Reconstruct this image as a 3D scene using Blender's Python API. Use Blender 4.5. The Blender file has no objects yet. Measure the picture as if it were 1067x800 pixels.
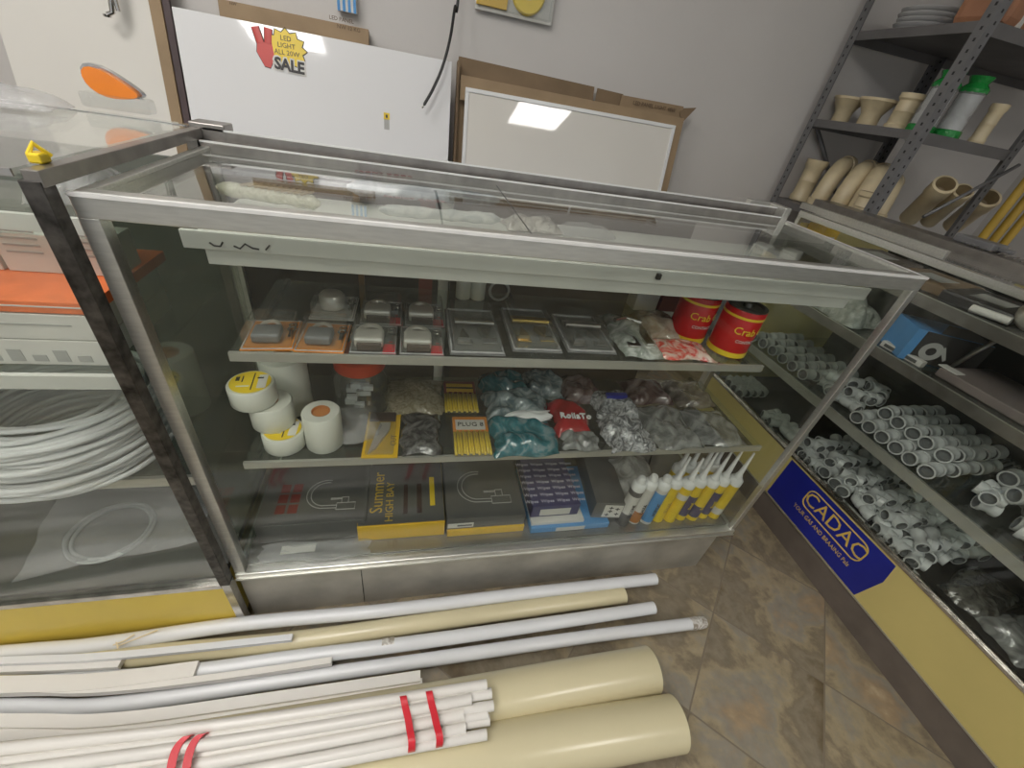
import bpy, bmesh, math, random
from mathutils import Vector, Matrix, Euler
random.seed(7)
S = bpy.context.scene
COL = S.collection
PI = math.pi
# ---------------------------------------------------------------- camera
FPX = 427.6
cd = bpy.data.cameras.new('camera'); cam = bpy.data.objects.new('camera', cd); COL.objects.link(cam)
cam.location = (.3592, -.5524, 1.1095)
cam.rotation_euler = (.9487, -.1513, -.1898)
cd.sensor_width = 36; cd.lens = 36 * FPX / 1067; cd.clip_start = .02
S.camera = cam
CR = cam.rotation_euler.to_matrix(); CC = Vector(cam.location)
def at(px, py, ax, v):
    """the point of a real plane (ax = v) that the photograph shows at a pixel"""
    d = CR @ Vector(((px - 533.5) / FPX, -(py - 400) / FPX, -1)); i = 'XYZ'.index(ax)
    return CC + d * ((v - CC[i]) / d[i])
# ---------------------------------------------------------------- world and exposure
w = bpy.data.worlds.new('world'); S.world = w; w.use_nodes = True
w.node_tree.nodes['Background'].inputs[0].default_value = (.93, .97, 1, 1)
w.node_tree.nodes['Background'].inputs[1].default_value = .55
S.view_settings.view_transform = 'Standard'; S.view_settings.look = 'None'
S.view_settings.exposure = 0.0; S.view_settings.gamma = 1
S.cycles.use_denoising = True
S.cycles.max_bounces = 10; S.cycles.transparent_max_bounces = 24; S.cycles.caustics_reflective = False; S.cycles.caustics_refractive = False
LAMP = 17.0
LAMPS = [(-.66, -1.47), (1.7, -2.22), (-.75, -.10), (-.05, -.80)]  # first two follow the board reflections; last two added to brighten the counters
# ---------------------------------------------------------------- materials
def nt(name):
    m = bpy.data.materials.new(name); m.use_nodes = True
    return m, m.node_tree.nodes, m.node_tree.links, m.node_tree.nodes['Principled BSDF']
def C4(c): return (c[0], c[1], c[2], 1)
def mat(name, c, rough=.5, metal=0, var=.06, scale=14, bump=0, bscale=60, coat=0, stretch=None, spec=.5):
    m, N, L, P = nt(name)
    tc = N.new('ShaderNodeTexCoord'); mp = N.new('ShaderNodeMapping'); L.new(tc.outputs['Object'], mp.inputs[0])
    if stretch: mp.inputs['Scale'].default_value = stretch
    no = N.new('ShaderNodeTexNoise'); no.inputs['Scale'].default_value = scale; no.inputs['Detail'].default_value = 4
    L.new(mp.outputs[0], no.inputs[0])
    r = N.new('ShaderNodeValToRGB'); r.color_ramp.elements[0].position = .3; r.color_ramp.elements[1].position = .7
    r.color_ramp.elements[0].color = C4([max(0, x * (1 - var)) for x in c]); r.color_ramp.elements[1].color = C4([min(1, x * (1 + var)) for x in c])
    L.new(no.outputs[0], r.inputs[0]); L.new(r.outputs[0], P.inputs['Base Color'])
    P.inputs['Roughness'].default_value = rough; P.inputs['Metallic'].default_value = metal
    P.inputs['Coat Weight'].default_value = coat; P.inputs['Specular IOR Level'].default_value = spec
    if bump:
        n2 = N.new('ShaderNodeTexNoise'); n2.inputs['Scale'].default_value = bscale; L.new(mp.outputs[0], n2.inputs[0])
        b = N.new('ShaderNodeBump'); b.inputs['Strength'].default_value = bump; b.inputs['Distance'].default_value = .004
        L.new(n2.outputs[0], b.inputs['Height']); L.new(b.outputs[0], P.inputs['Normal'])
    return m
def glassy(name, tint=(.9, .95, .91), gloss=.09, rough=.03, dirt=.03, fres=True, col=(1, 1, 1)):
    """a clear pane: mostly transparent, mirror-like at a glancing angle, a little dusty"""
    m, N, L, P = nt(name); out = N['Material Output']; N.remove(P)
    tr = N.new('ShaderNodeBsdfTransparent'); tr.inputs[0].default_value = C4(tint)
    gl = N.new('ShaderNodeBsdfGlossy'); gl.inputs[0].default_value = C4(col); gl.inputs['Roughness'].default_value = rough
    ge = N.new('ShaderNodeNewGeometry'); dt = N.new('ShaderNodeVectorMath'); dt.operation = 'DOT_PRODUCT'
    L.new(ge.outputs['Normal'], dt.inputs[0]); L.new(ge.outputs['Incoming'], dt.inputs[1])
    def MN(op, a, b_=None, clamp=False):
        q = N.new('ShaderNodeMath'); q.operation = op; q.use_clamp = clamp
        for i, v_ in enumerate((a, b_)):
            if v_ is None: continue
            if isinstance(v_, (int, float)): q.inputs[i].default_value = v_
            else: L.new(v_, q.inputs[i])
        return q.outputs[0]
    # Schlick's approximation, the same from either side of the pane
    sch = MN('POWER', MN('SUBTRACT', 1.0, MN('ABSOLUTE', dt.outputs['Value'])), 5.0)
    mulo = MN('ADD', MN('MULTIPLY', sch, 1 - gloss), gloss, True)
    class mul: outputs = [mulo]
    mx = N.new('ShaderNodeMixShader'); L.new(mul.outputs[0], mx.inputs[0]); L.new(tr.outputs[0], mx.inputs[1]); L.new(gl.outputs[0], mx.inputs[2])
    df = N.new('ShaderNodeBsdfDiffuse'); df.inputs[0].default_value = (.62, .66, .6, 1)
    tc = N.new('ShaderNodeTexCoord'); no = N.new('ShaderNodeTexNoise'); no.inputs['Scale'].default_value = 5; no.inputs['Detail'].default_value = 5
    L.new(tc.outputs['Object'], no.inputs[0])
    mr = N.new('ShaderNodeMapRange'); mr.inputs[1].default_value = .35; mr.inputs[2].default_value = .8; mr.inputs[3].default_value = dirt * .5; mr.inputs[4].default_value = dirt * 1.8
    L.new(no.outputs[0], mr.inputs[0])
    m2 = N.new('ShaderNodeMixShader'); L.new(mr.outputs[0], m2.inputs[0]); L.new(mx.outputs[0], m2.inputs[1]); L.new(df.outputs[0], m2.inputs[2])
    L.new(m2.outputs[0], out.inputs[0]); return m
def film(name, c, alpha=.45, rough=.18, scale=30):
    """crinkled clear plastic film"""
    m, N, L, P = nt(name); out = N['Material Output']
    P.inputs['Base Color'].default_value = C4(c); P.inputs['Roughness'].default_value = rough
    tc = N.new('ShaderNodeTexCoord'); no = N.new('ShaderNodeTexNoise'); no.inputs['Scale'].default_value = scale; no.inputs['Detail'].default_value = 3; no.inputs['Distortion'].default_value = 1.5
    L.new(tc.outputs['Object'], no.inputs[0]); b = N.new('ShaderNodeBump'); b.inputs['Strength'].default_value = .9; b.inputs['Distance'].default_value = .01
    L.new(no.outputs[0], b.inputs['Height']); L.new(b.outputs[0], P.inputs['Normal'])
    tr = N.new('ShaderNodeBsdfTransparent'); mx = N.new('ShaderNodeMixShader'); mx.inputs[0].default_value = alpha
    L.new(tr.outputs[0], mx.inputs[1]); L.new(P.outputs[0], mx.inputs[2]); L.new(mx.outputs[0], out.inputs[0]); return m
def bagmat(name, c1, c2, scale=45, rough=.2, c3=None, bump=.8):
    """a filled clear bag: contents in patches under shiny crinkled plastic"""
    m, N, L, P = nt(name)
    tc = N.new('ShaderNodeTexCoord'); no = N.new('ShaderNodeTexNoise'); no.inputs['Scale'].default_value = scale; no.inputs['Detail'].default_value = 5; no.inputs['Distortion'].default_value = 2
    L.new(tc.outputs['Object'], no.inputs[0]); r = N.new('ShaderNodeValToRGB'); e = r.color_ramp.elements
    e[0].position = .38; e[0].color = C4(c1); e[1].position = .62; e[1].color = C4(c2)
    if c3: x = e.new(.5); x.color = C4(c3)
    L.new(no.outputs[0], r.inputs[0]); L.new(r.outputs[0], P.inputs['Base Color'])
    P.inputs['Roughness'].default_value = rough; P.inputs['Coat Weight'].default_value = .6; P.inputs['Coat Roughness'].default_value = .08
    n2 = N.new('ShaderNodeTexNoise'); n2.inputs['Scale'].default_value = scale * .9; n2.inputs['Detail'].default_value = 3; n2.inputs['Distortion'].default_value = 1.2
    L.new(tc.outputs['Object'], n2.inputs[0])
    b = N.new('ShaderNodeBump'); b.inputs['Strength'].default_value = bump; b.inputs['Distance'].default_value = .008
    L.new(n2.outputs[0], b.inputs['Height']); L.new(b.outputs[0], P.inputs['Normal']); return m
def tilemat():
    m, N, L, P = nt('slate_tiles')
    tc = N.new('ShaderNodeTexCoord'); mp = N.new('ShaderNodeMapping'); L.new(tc.outputs['Object'], mp.inputs[0])
    mp.inputs['Rotation'].default_value = (0, 0, math.radians(45)); mp.inputs['Location'].default_value = (-.945 + .285 * 4, -.757 + .285 * 4, 0)
    br = N.new('ShaderNodeTexBrick'); br.offset = 0; br.inputs['Scale'].default_value = 1; br.inputs['Brick Width'].default_value = .285; br.inputs['Row Height'].default_value = .285
    br.inputs['Mortar Size'].default_value = .0022; br.inputs['Mortar Smooth'].default_value = .3; br.inputs['Bias'].default_value = 0
    br.inputs['Color1'].default_value = (.3, .3, .3, 1); br.inputs['Color2'].default_value = (.7, .7, .7, 1); br.inputs['Mortar'].default_value = (0, 0, 0, 1)
    L.new(mp.outputs[0], br.inputs[0])
    # pattern shifts from tile to tile
    sx = N.new('ShaderNodeVectorMath'); sx.operation = 'MULTIPLY_ADD'; L.new(br.outputs['Color'], sx.inputs[0]); sx.inputs[1].default_value = (9, 7, 5); L.new(tc.outputs['Object'], sx.inputs[2])
    a = N.new('ShaderNodeTexNoise'); a.inputs['Scale'].default_value = 3.6; a.inputs['Detail'].default_value = 7; a.inputs['Distortion'].default_value = .3; a.inputs['Roughness'].default_value = .6
    L.new(sx.outputs[0], a.inputs[0])
    r = N.new('ShaderNodeValToRGB'); e = r.color_ramp.elements
    e[0].position = .27; e[0].color = (.07, .050, .028, 1); e[1].position = .75; e[1].color = (.66, .54, .36, 1)
    for p, c in ((.37, (.18, .135, .08)), (.44, (.31, .265, .19)), (.49, (.25, .205, .14)), (.54, (.42, .345, .22)), (.59, (.33, .30, .24)), (.66, (.42, .31, .19))):
        x = e.new(p); x.color = C4(c)
    L.new(a.outputs[0], r.inputs[0])
    f = N.new('ShaderNodeTexNoise'); f.inputs['Scale'].default_value = 38; f.inputs['Detail'].default_value = 6; L.new(tc.outputs['Object'], f.inputs[0])
    r2 = N.new('ShaderNodeValToRGB'); r2.color_ramp.elements[0].color = (.45, .45, .46, 1); r2.color_ramp.elements[1].color = (1.0, .99, .98, 1); L.new(f.outputs[0], r2.inputs[0])
    mu = N.new('ShaderNodeMixRGB'); mu.blend_type = 'MULTIPLY'; mu.inputs[0].default_value = .8; L.new(r.outputs[0], mu.inputs[1]); L.new(r2.outputs[0], mu.inputs[2])
    mg = N.new('ShaderNodeMixRGB'); L.new(br.outputs['Fac'], mg.inputs[0]); L.new(mu.outputs[0], mg.inputs[1]); mg.inputs[2].default_value = (.20, .165, .12, 1)
    L.new(mg.outputs[0], P.inputs['Base Color']); P.inputs['Roughness'].default_value = .42
    b = N.new('ShaderNodeBump'); b.inputs['Strength'].default_value = .5; b.inputs['Distance'].default_value = .004
    ad = N.new('ShaderNodeMath'); ad.operation = 'SUBTRACT'; L.new(a.outputs[0], ad.inputs[0]); L.new(br.outputs['Fac'], ad.inputs[1]); L.new(ad.outputs[0], b.inputs['Height'])
    L.new(b.outputs[0], P.inputs['Normal']); return m
def emis(name, c, s):
    m, N, L, P = nt(name); P.inputs['Emission Color'].default_value = C4(c); P.inputs['Emission Strength'].default_value = s; P.inputs['Base Color'].default_value = C4(c)
    return m
M = {}
M['wall'] = mat('wall_paint', (.64, .615, .59), .6, var=.03, scale=3, bump=.1)
M['ceil'] = mat('ceiling_paint', (.75, .75, .73), .8, var=.02)
M['floor'] = tilemat()
M['alu'] = mat('brushed_aluminium', (.64, .64, .60), .36, .9, var=.08, scale=30, stretch=(1, 8, 8))
M['chrome'] = mat('worn_chrome', (.62, .60, .57), .18, 1, var=.2, scale=40)
M['darkrail'] = mat('dark_tarnished_metal', (.09, .085, .08), .3, .85, var=.7, scale=50)
M['rail'] = mat('dull_grey_steel', (.34, .32, .30), .34, .9, var=.15, scale=30)
M['steel'] = mat('scuffed_steel_plinth', (.46, .44, .385), .42, .45, var=.22, scale=9, bump=.1, bscale=20)
M['deck'] = mat('polished_deck', (.33, .325, .30), .16, .6, var=.15, scale=8)
M['glass'] = glassy('showcase_glass', (.952, .964, .945), .022, .02, .005)
M['glass_dusty'] = glassy('dusty_showcase_glass', (.95, .96, .945), .035, .05, .03)
M['glass_side'] = glassy('grimy_side_glass', (.80, .84, .80), .13, .06, .08)
M['greenback'] = mat('grey_green_backing', (.16, .17, .15), .5)
M['shelfglass'] = glassy('shelf_glass', (.90, .93, .90), .04, .03, .03)
M['edge'] = mat('shelf_edge_trim', (.44, .44, .40), .4, .4, var=.08)
M['white'] = mat('white_plastic', (.80, .81, .81), .28, var=.03)
M['tray'] = mat('white_painted_tray', (.66, .67, .63), .45, var=.05)
M['board'] = mat('glossy_white_board', (.84, .84, .845), .07, var=.015, scale=2, coat=.5)
M['panelwhite'] = mat('warm_white_panel', (.78, .755, .70), .035, var=.02, scale=3, coat=.3)
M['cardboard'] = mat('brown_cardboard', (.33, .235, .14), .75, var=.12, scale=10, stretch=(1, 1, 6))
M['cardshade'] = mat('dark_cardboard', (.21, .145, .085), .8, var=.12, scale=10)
M['cardin'] = mat('printed_purple_brown_card', (.075, .05, .052), .6, var=.2)
M['ink'] = mat('black_ink', (.03, .028, .028), .5)
M['brownink'] = mat('brown_ink', (.15, .10, .06), .6)
M['yellowpanel'] = mat('mustard_laminate', (.72, .54, .095), .34, var=.06, scale=5)
M['yellowr'] = mat('pale_yellow_laminate', (.64, .535, .20), .45, var=.05, scale=5)
M['kick'] = mat('grey_brown_kickboard', (.15, .125, .105), .45, var=.15)
M['dark'] = mat('dark_backing', (.018, .017, .016), .4, var=.3)
M['darkbrown'] = mat('dark_brown_sliding_door', (.045, .03, .02), .3, var=.3, scale=6)
M['woodpost'] = mat('varnished_wood_post', (.22, .13, .05), .4, var=.2)
M['pvcw'] = mat('white_pvc_pipe', (.69, .70, .71), .25, var=.04, scale=6)
M['pvcoff'] = mat('off_white_trunking', (.71, .685, .64), .3, var=.04, scale=6)
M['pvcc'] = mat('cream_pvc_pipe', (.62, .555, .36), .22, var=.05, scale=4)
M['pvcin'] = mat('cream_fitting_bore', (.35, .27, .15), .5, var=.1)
M['cream'] = mat('cream_pvc_fitting', (.68, .575, .375), .35, var=.1, scale=20)
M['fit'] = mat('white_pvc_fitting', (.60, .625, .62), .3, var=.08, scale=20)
M['rackm'] = mat('grey_slotted_steel', (.20, .20, .205), .45, .3, var=.12, scale=20)
M['rackd'] = mat('dusty_grey_shelf', (.16, .155, .155), .55, .2, var=.2, scale=8)
M['hole'] = mat('slot_black', (.03, .03, .03), .8)
M['red'] = mat('red_tape', (.62, .02, .035), .35, var=.06)
M['redtin'] = mat('red_tin_print', (.55, .01, .012), .25, var=.05)
M['yel'] = mat('yellow_print', (.85, .62, .03), .35, var=.05)
M['yelbox'] = mat('yellow_carton', (.80, .50, .03), .35, var=.06)
M['orange'] = mat('orange_card', (.78, .28, .03), .4, var=.1)
M['orangebox'] = mat('orange_carton', (.85, .20, .06), .3, var=.12, scale=25)
M['lens'] = mat('orange_lamp_lens', (.88, .24, .01), .12, var=.06, coat=.8)
M['graybox'] = mat('charcoal_carton', (.115, .115, .11), .35, var=.08)
M['blackbox'] = mat('black_carton', (.025, .022, .02), .35, var=.1)
M['print'] = mat('light_grey_print', (.42, .42, .40), .5)
M['gold'] = mat('gold_print', (.62, .42, .06), .4)
M['brownp'] = mat('dark_brown_print', (.06, .035, .03), .4)
M['maroon'] = mat('maroon_print', (.20, .03, .025), .4)
M['purple'] = mat('dark_purple_carton', (.075, .07, .16), .35, var=.1)
M['lilac'] = mat('pale_lilac_print', (.58, .58, .70), .4)
M['label'] = mat('white_paper_label', (.68, .67, .63), .55, var=.03)
M['bluebox'] = mat('sky_blue_carton', (.10, .32, .66), .35, var=.08)
M['blue'] = mat('deep_blue_sticker', (.014, .022, .27), .3, var=.12, scale=10)
M['stickyel'] = mat('sticker_gold_lettering', (.72, .50, .10), .4)
M['tape'] = mat('white_tape_wrap', (.70, .71, .64), .4, var=.04)
M['core'] = mat('brown_paper_core', (.52, .22, .07), .7, var=.1)
M['steelp'] = mat('padlock_steel', (.80, .77, .70), .3, .55, var=.1)
M['blister'] = glassy('clear_blister_plastic', (.93, .935, .93), .06, .06, .05)
M['midcard'] = mat('silver_grey_card', (.27, .27, .27), .3, .3, var=.15, scale=30)
M['rim'] = mat('shiny_clear_rim', (.45, .45, .45), .12, var=.2, scale=60, coat=.5)
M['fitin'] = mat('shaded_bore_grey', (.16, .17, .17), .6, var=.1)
M['film'] = film('clear_crinkled_film', (.62, .62, .62), .34)
M['thinfilm'] = glassy('thin_clear_wrap', (.95, .95, .94), .05, .12, .06)
M['filmgreen'] = film('green_printed_film', (.02, .32, .06), .9, .25)
M['brassy'] = mat('brass', (.62, .44, .12), .25, 1, var=.1)
M['cart_cap'] = mat('white_nozzle_plastic', (.78, .79, .78), .35, var=.03)
M['cable'] = mat('black_rubber', (.012, .012, .012), .4)
M['plate'] = mat('white_moulded_ring', (.72, .72, .72), .35)
M['brownpack'] = mat('orange_brown_pack', (.42, .20, .11), .5, var=.15)
M['yellowtube'] = mat('ochre_yellow_conduit', (.50, .33, .05), .35, var=.15)
# ---------------------------------------------------------------- mesh helpers
def crease(me):
    fl = [p.use_smooth for p in me.polygons]
    if any(fl):
        me.set_sharp_from_angle(angle=math.radians(42)); me.polygons.foreach_set('use_smooth', fl)
class MB:
    def __init__(s): s.bm = bmesh.new(); s.mi = 0; s.mx = Matrix()
    def _f(s, f): f.material_index = s.mi; return f
    def v(s, p): return s.bm.verts.new(s.mx @ Vector(p))
    def box(s, x0, x1, y0, y1, z0, z1, bev=0):
        vs = [s.v((x, y, z)) for x in (x0, x1) for y in (y0, y1) for z in (z0, z1)]
        fs = [(0, 1, 3, 2), (4, 6, 7, 5), (0, 4, 5, 1), (2, 3, 7, 6), (0, 2, 6, 4), (1, 5, 7, 3)]
        ff = [s._f(s.bm.faces.new([vs[i] for i in f])) for f in fs]
        if bev > 0:
            es = list({e for f in ff for e in f.edges})
            r = bmesh.ops.bevel(s.bm, geom=es, offset=bev, segments=2, affect='EDGES', profile=.5)
            for f in r['faces']: f.material_index = s.mi
        return s
    def hexa(s, bot, top):
        a = [s.v(p) for p in bot]; b = [s.v(p) for p in top]; n = len(a)
        s._f(s.bm.faces.new(a[::-1])); s._f(s.bm.faces.new(b))
        for i in range(n): s._f(s.bm.faces.new([a[i], a[(i + 1) % n], b[(i + 1) % n], b[i]]))
        return s
    def prism(s, pts, h, axis='Z', base=0):
        def P(u, v_, t): return {'Z': (u, v_, t), 'Y': (u, t, v_), 'X': (t, u, v_)}[axis]
        return s.hexa([P(u, q, base) for u, q in pts], [P(u, q, base + h) for u, q in pts])
    def tube(s, pts, r, seg=12, cap=True, rx=None):
        pts = [Vector(p) for p in pts]; rings = []
        n = len(pts); up = None
        for i, p in enumerate(pts):
            t = (pts[min(i + 1, n - 1)] - pts[max(i - 1, 0)]).normalized()
            if up is None: up = Vector((0, 0, 1)) if abs(t.z) < .9 else Vector((0, 1, 0))
            a = t.cross(up).normalized(); b = a.cross(t).normalized(); up = b
            rr = r[i] if isinstance(r, (list, tuple)) else r
            rings.append([s.v(p + a * (rx or rr) * math.cos(2 * PI * k / seg) + b * rr * math.sin(2 * PI * k / seg)) for k in range(seg)])
        for i in range(n - 1):
            for k in range(seg):
                f = s._f(s.bm.faces.new([rings[i][k], rings[i][(k + 1) % seg], rings[i + 1][(k + 1) % seg], rings[i + 1][k]])); f.smooth = True
        if cap:
            s._f(s.bm.faces.new(rings[0][::-1])); s._f(s.bm.faces.new(rings[-1]))
        return s
    def pipe(s, pts, r, wall, seg=20):
        """hollow pipe with an open bore at its end"""
        pts = [Vector(p) for p in pts]; e = (pts[-1] - pts[-2]).normalized(); s.tube(pts, r, seg, cap=False)
        q = [pts[-1], pts[-1] - e * .05]
        k0 = len(s.bm.verts)
        s.ring(pts[-1], e, r, r - wall, seg); s.tube([pts[-1], pts[-1] - e * .06], r - wall, seg, cap=False)
        s.tube([pts[0], pts[0] - (pts[1] - pts[0]).normalized() * .001], r, seg)
        return s
    def ring(s, c, n, r1, r2, seg=20):
        c = Vector(c); n = Vector(n).normalized(); up = Vector((0, 0, 1)) if abs(n.z) < .9 else Vector((0, 1, 0))
        a = n.cross(up).normalized(); b = a.cross(n).normalized()
        o = [s.v(c + a * r1 * math.cos(2 * PI * k / seg) + b * r1 * math.sin(2 * PI * k / seg)) for k in range(seg)]
        i = [s.v(c + a * r2 * math.cos(2 * PI * k / seg) + b * r2 * math.sin(2 * PI * k / seg)) for k in range(seg)]
        for k in range(seg): s._f(s.bm.faces.new([o[k], o[(k + 1) % seg], i[(k + 1) % seg], i[k]]))
        return s
    def lathe(s, prof, seg=24, mx=None):
        """prof: (radius, height) pairs turned about Z, then placed by mx"""
        mx = mx or Matrix(); rings = []
        for r, z in prof:
            if r < 1e-6: rings.append([s.v(mx @ Vector((0, 0, z)))])
            else: rings.append([s.v(mx @ Vector((r * math.cos(2 * PI * k / seg), r * math.sin(2 * PI * k / seg), z))) for k in range(seg)])
        for i in range(len(prof) - 1):
            A, B = rings[i], rings[i + 1]
            for k in range(seg):
                k2 = (k + 1) % seg
                if len(A) == 1 and len(B) == 1: continue
                f = [A[0], B[k2], B[k]] if len(A) == 1 else ([A[k], A[k2], B[0]] if len(B) == 1 else [A[k], A[k2], B[k2], B[k]])
                s._f(s.bm.faces.new(f)).smooth = True
        return s
    def build(s, name, mats, parent=None, world=False, recalc=True):
        if recalc: bmesh.ops.recalc_face_normals(s.bm, faces=s.bm.faces)
        if world and parent: s.bm.transform((parent.matrix_basis if parent.parent is None else parent.parent.matrix_basis @ parent.matrix_basis).inverted())
        me = bpy.data.meshes.new(name); s.bm.to_mesh(me); s.bm.free(); crease(me)
        for m in (mats if isinstance(mats, (list, tuple)) else [mats]): me.materials.append(M[m] if isinstance(m, str) else m)
        o = bpy.data.objects.new(name, me); COL.objects.link(o)
        if parent: o.parent = parent
        return o
def struct(o): o['kind'] = 'structure'; return o
def tag(o, label, cat, group=None, kind=None):
    o['label'] = label; o['category'] = cat
    if group: o['group'] = group
    if kind: o['kind'] = kind
    return o
def thing(name, label, cat, loc=(0, 0, 0), rz=0, group=None):
    o = bpy.data.objects.new(name, None); COL.objects.link(o); o.empty_display_size = .05
    o.location = loc; o.rotation_euler = (0, 0, rz); o.matrix_basis = Matrix.Translation(Vector(loc)) @ Matrix.Rotation(rz, 4, 'Z')
    return tag(o, label, cat, group)
def part(name, m, parent, fn, world=False):
    b = MB(); fn(b); return b.build(name, m, parent, world)
def box(name, m, parent, dims, bev=0, world=False):
    b = MB(); b.box(*dims, bev=bev); return b.build(name, m, parent, world)
def copy_tree(o, parent=None):
    c = o.copy(); COL.objects.link(c)
    if parent: c.parent = parent
    for ch in list(o.children): copy_tree(ch, c)
    return c
def text(name, s, m, parent, size, mx, ext=.0006, align='CENTER', xs=1, world=False, sp=1, bold=0):
    """lettering as a mesh; mx puts the text's x right, y up, z out of the surface"""
    cu = bpy.data.curves.new('t', 'FONT'); cu.body = s; cu.size = size; cu.extrude = ext; cu.align_x = align; cu.align_y = 'CENTER'; cu.resolution_u = 2; cu.space_character = sp; cu.offset = bold
    t = bpy.data.objects.new('t', cu); COL.objects.link(t); dg = bpy.context.evaluated_depsgraph_get(); dg.update()
    me = bpy.data.meshes.new_from_object(t.evaluated_get(dg)); bpy.data.objects.remove(t); bpy.data.curves.remove(cu)
    me.transform(mx @ Matrix.Diagonal((xs, 1, 1, 1)))
    if world and parent: me.transform(parent.matrix_basis.inverted())
    me.materials.clear(); me.materials.append(M[m]); me.name = name
    o = bpy.data.objects.new(name, me); COL.objects.link(o); o.parent = parent
    return o
def frame(o, x, y):
    """matrix with origin o, axes x and y (z = x cross y)"""
    x = Vector(x).normalized(); y = Vector(y); y = (y - x * y.dot(x)).normalized(); z = x.cross(y)
    return Matrix(((x.x, y.x, z.x, o[0]), (x.y, y.y, z.y, o[1]), (x.z, y.z, z.z, o[2]), (0, 0, 0, 1)))
def cr_spline(P_, n=8):
    out = []
    for i in range(len(P_) - 1):
        p0, p1, p2, p3 = P_[max(i - 1, 0)], P_[i], P_[i + 1], P_[min(i + 2, len(P_) - 1)]
        for k in range(n):
            t = k / n; out.append(.5 * ((2 * p1) + (p2 - p0) * t + (2 * p0 - 5 * p1 + 4 * p2 - p3) * t * t + (3 * p1 - p0 - 3 * p2 + p3) * t ** 3))
    return out + [P_[-1]]
TOP = lambda x, y, z, a=0: frame((x, y, z), (math.cos(a), math.sin(a), 0), (-math.sin(a), math.cos(a), 0))
FRONT = lambda x, y, z: frame((x, y, z), (1, 0, 0), (0, 0, 1))
# ---------------------------------------------------------------- room
WY = 1.20
struct(box('floor', 'floor', None, (-2.6, 3.3, -3.4, WY, -.05, 0)))
struct(box('wall_back', 'wall', None, (-2.6, 3.3, WY, WY + .1, 0, 2.4)))
struct(box('wall_right', 'wall', None, (3.3, 3.4, -3.4, WY + .1, 0, 2.4)))
struct(box('wall_left', 'wall', None, (-2.7, -2.6, -3.4, WY + .1, 0, 2.4)))
struct(box('ceiling', 'ceil', None, (-2.7, 3.4, -3.4, WY + .1, 2.4, 2.5)))
M['lamp'] = emis('lit_diffuser', (1, .97, .93), LAMP)
for i, (x, y) in enumerate(LAMPS):
    t = thing('ceiling_or_fill_light', ['square ceiling light panel nearest the left wall, towards the shop front', 'square ceiling light panel towards the shop front, right of the middle', 'added square fill light panel above the left showcase', 'added square fill light panel above the middle showcase'][i], 'ceiling light', (x, y, 2.4))
    box('diffuser', 'lamp', t, (-.29, .29, -.29, .29, -.016, -.012))
    part('light_frame', 'white', t, lambda b: (b.box(-.3, .3, -.3, -.288, -.02, 0), b.box(-.3, .3, .288, .3, -.02, 0), b.box(-.3, -.288, -.288, .288, -.02, 0), b.box(.288, .3, -.288, .288, -.02, 0), b.box(-.288, .288, -.288, .288, -.008, 0)))
# ---------------------------------------------------------------- main showcase
L, D, H, B = 1.265, .372, .950, .193
mc = thing('display_counter', 'long rectangular glass display counter with aluminium frame and steel plinth, in the middle', 'display counter')
def plinth(b):
    b.box(0, L - .035, .006, D, 0, B - .022)
    b.mi = 0
part('plinth', 'steel', mc, plinth)
part('plinth_seam', 'darkrail', mc, lambda b: b.box(.25, .2515, .0045, .006, .002, B - .024))
part('bottom_rail', 'alu', mc, lambda b: (b.box(0, L, -.004, .018, B - .022, B, .002), b.box(L - .016, L, .018, D, B - .022, B, .002), b.box(0, .016, .018, D, B - .022, B, .002), b.box(0, L, -.007, -.004, B - .018, B - .013)))
part('deck', 'deck', mc, lambda b: b.box(.016, L - .016, .018, D, B - .02, B + .004))
PW = .020
for k, (x, y) in enumerate(((0, 0), (L - PW, 0), (0, D - PW), (L - PW, D - PW))):
    part('corner_post', 'alu', mc, lambda b: b.box(x + (.006 if x > 1 else 0), x + PW, y, y + (PW if x < 1 else .014), B, H - .026, .001))
def topframe(b):
    b.box(0, L, 0, .024, H - .027, H, .0015); b.box(0, .014, .024, D, H - .024, H, .0015); b.box(L - .014, L, .024, D, H - .024, H, .0015)
part('top_frame', 'alu', mc, topframe)
M['edge_glint'] = mat('painted_edge_glint', (.86, .86, .84), .3, .3, var=.05)  # near-white colour with the reflection highlight painted in
part('frame_glint', 'edge_glint', mc, lambda b: (b.box(0, L, -.0012, .005, H - .0035, H + .0008), b.box(L - .004, L + .0008, .005, D, H - .003, H + .0008)))  # added thin strips: painted highlight on the frame's front and right edges
part('rear_rail', 'rail', mc, lambda b: (b.box(-.0, L - .03, D - .02, D, H - .024, H + .006, .001), b.box(-.0, L - .02, D + .006, D + .030, H - .02, H + .022, .001), b.box(0, L - .03, D, D + .006, H - .024, H - .01)))
part('rear_rail_edge_glint', 'edge_glint', mc, lambda b: (b.box(.0, L - .03, D - .021, D - .018, H + .006, H + .009), b.box(0, L - .02, D + .005, D + .008, H + .022, H + .025)))  # rail edges whitened to paint in their pale reflection
part('rail_end_bracket', 'alu', mc, lambda b: (b.box(L - .09, L - .01, D + .032, D + .05, H + .0, H + .03, .002), b.box(L - .03, L - .012, D - .022, D + .05, H - .03, H + .03, .002)))
part('top_glass', 'glass', mc, lambda b: b.box(.012, L - .012, .022, D - .018, H - .008, H - .003))
part('front_glass', 'glass', mc, lambda b: b.box(PW, L - PW, .008, .012, B, H - .026))
part('side_glass', 'glass_side', mc, lambda b: b.box(.008, .012, PW, D - PW, B, H - .024))
part('side_glass', 'glass', mc, lambda b: b.box(L - .012, L - .008, PW, D - PW, B, H - .024))
part('glass_joint', 'darkrail', mc, lambda b: b.box(.525, .5262, .024, D, H - .0032, H - .0022))
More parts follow.
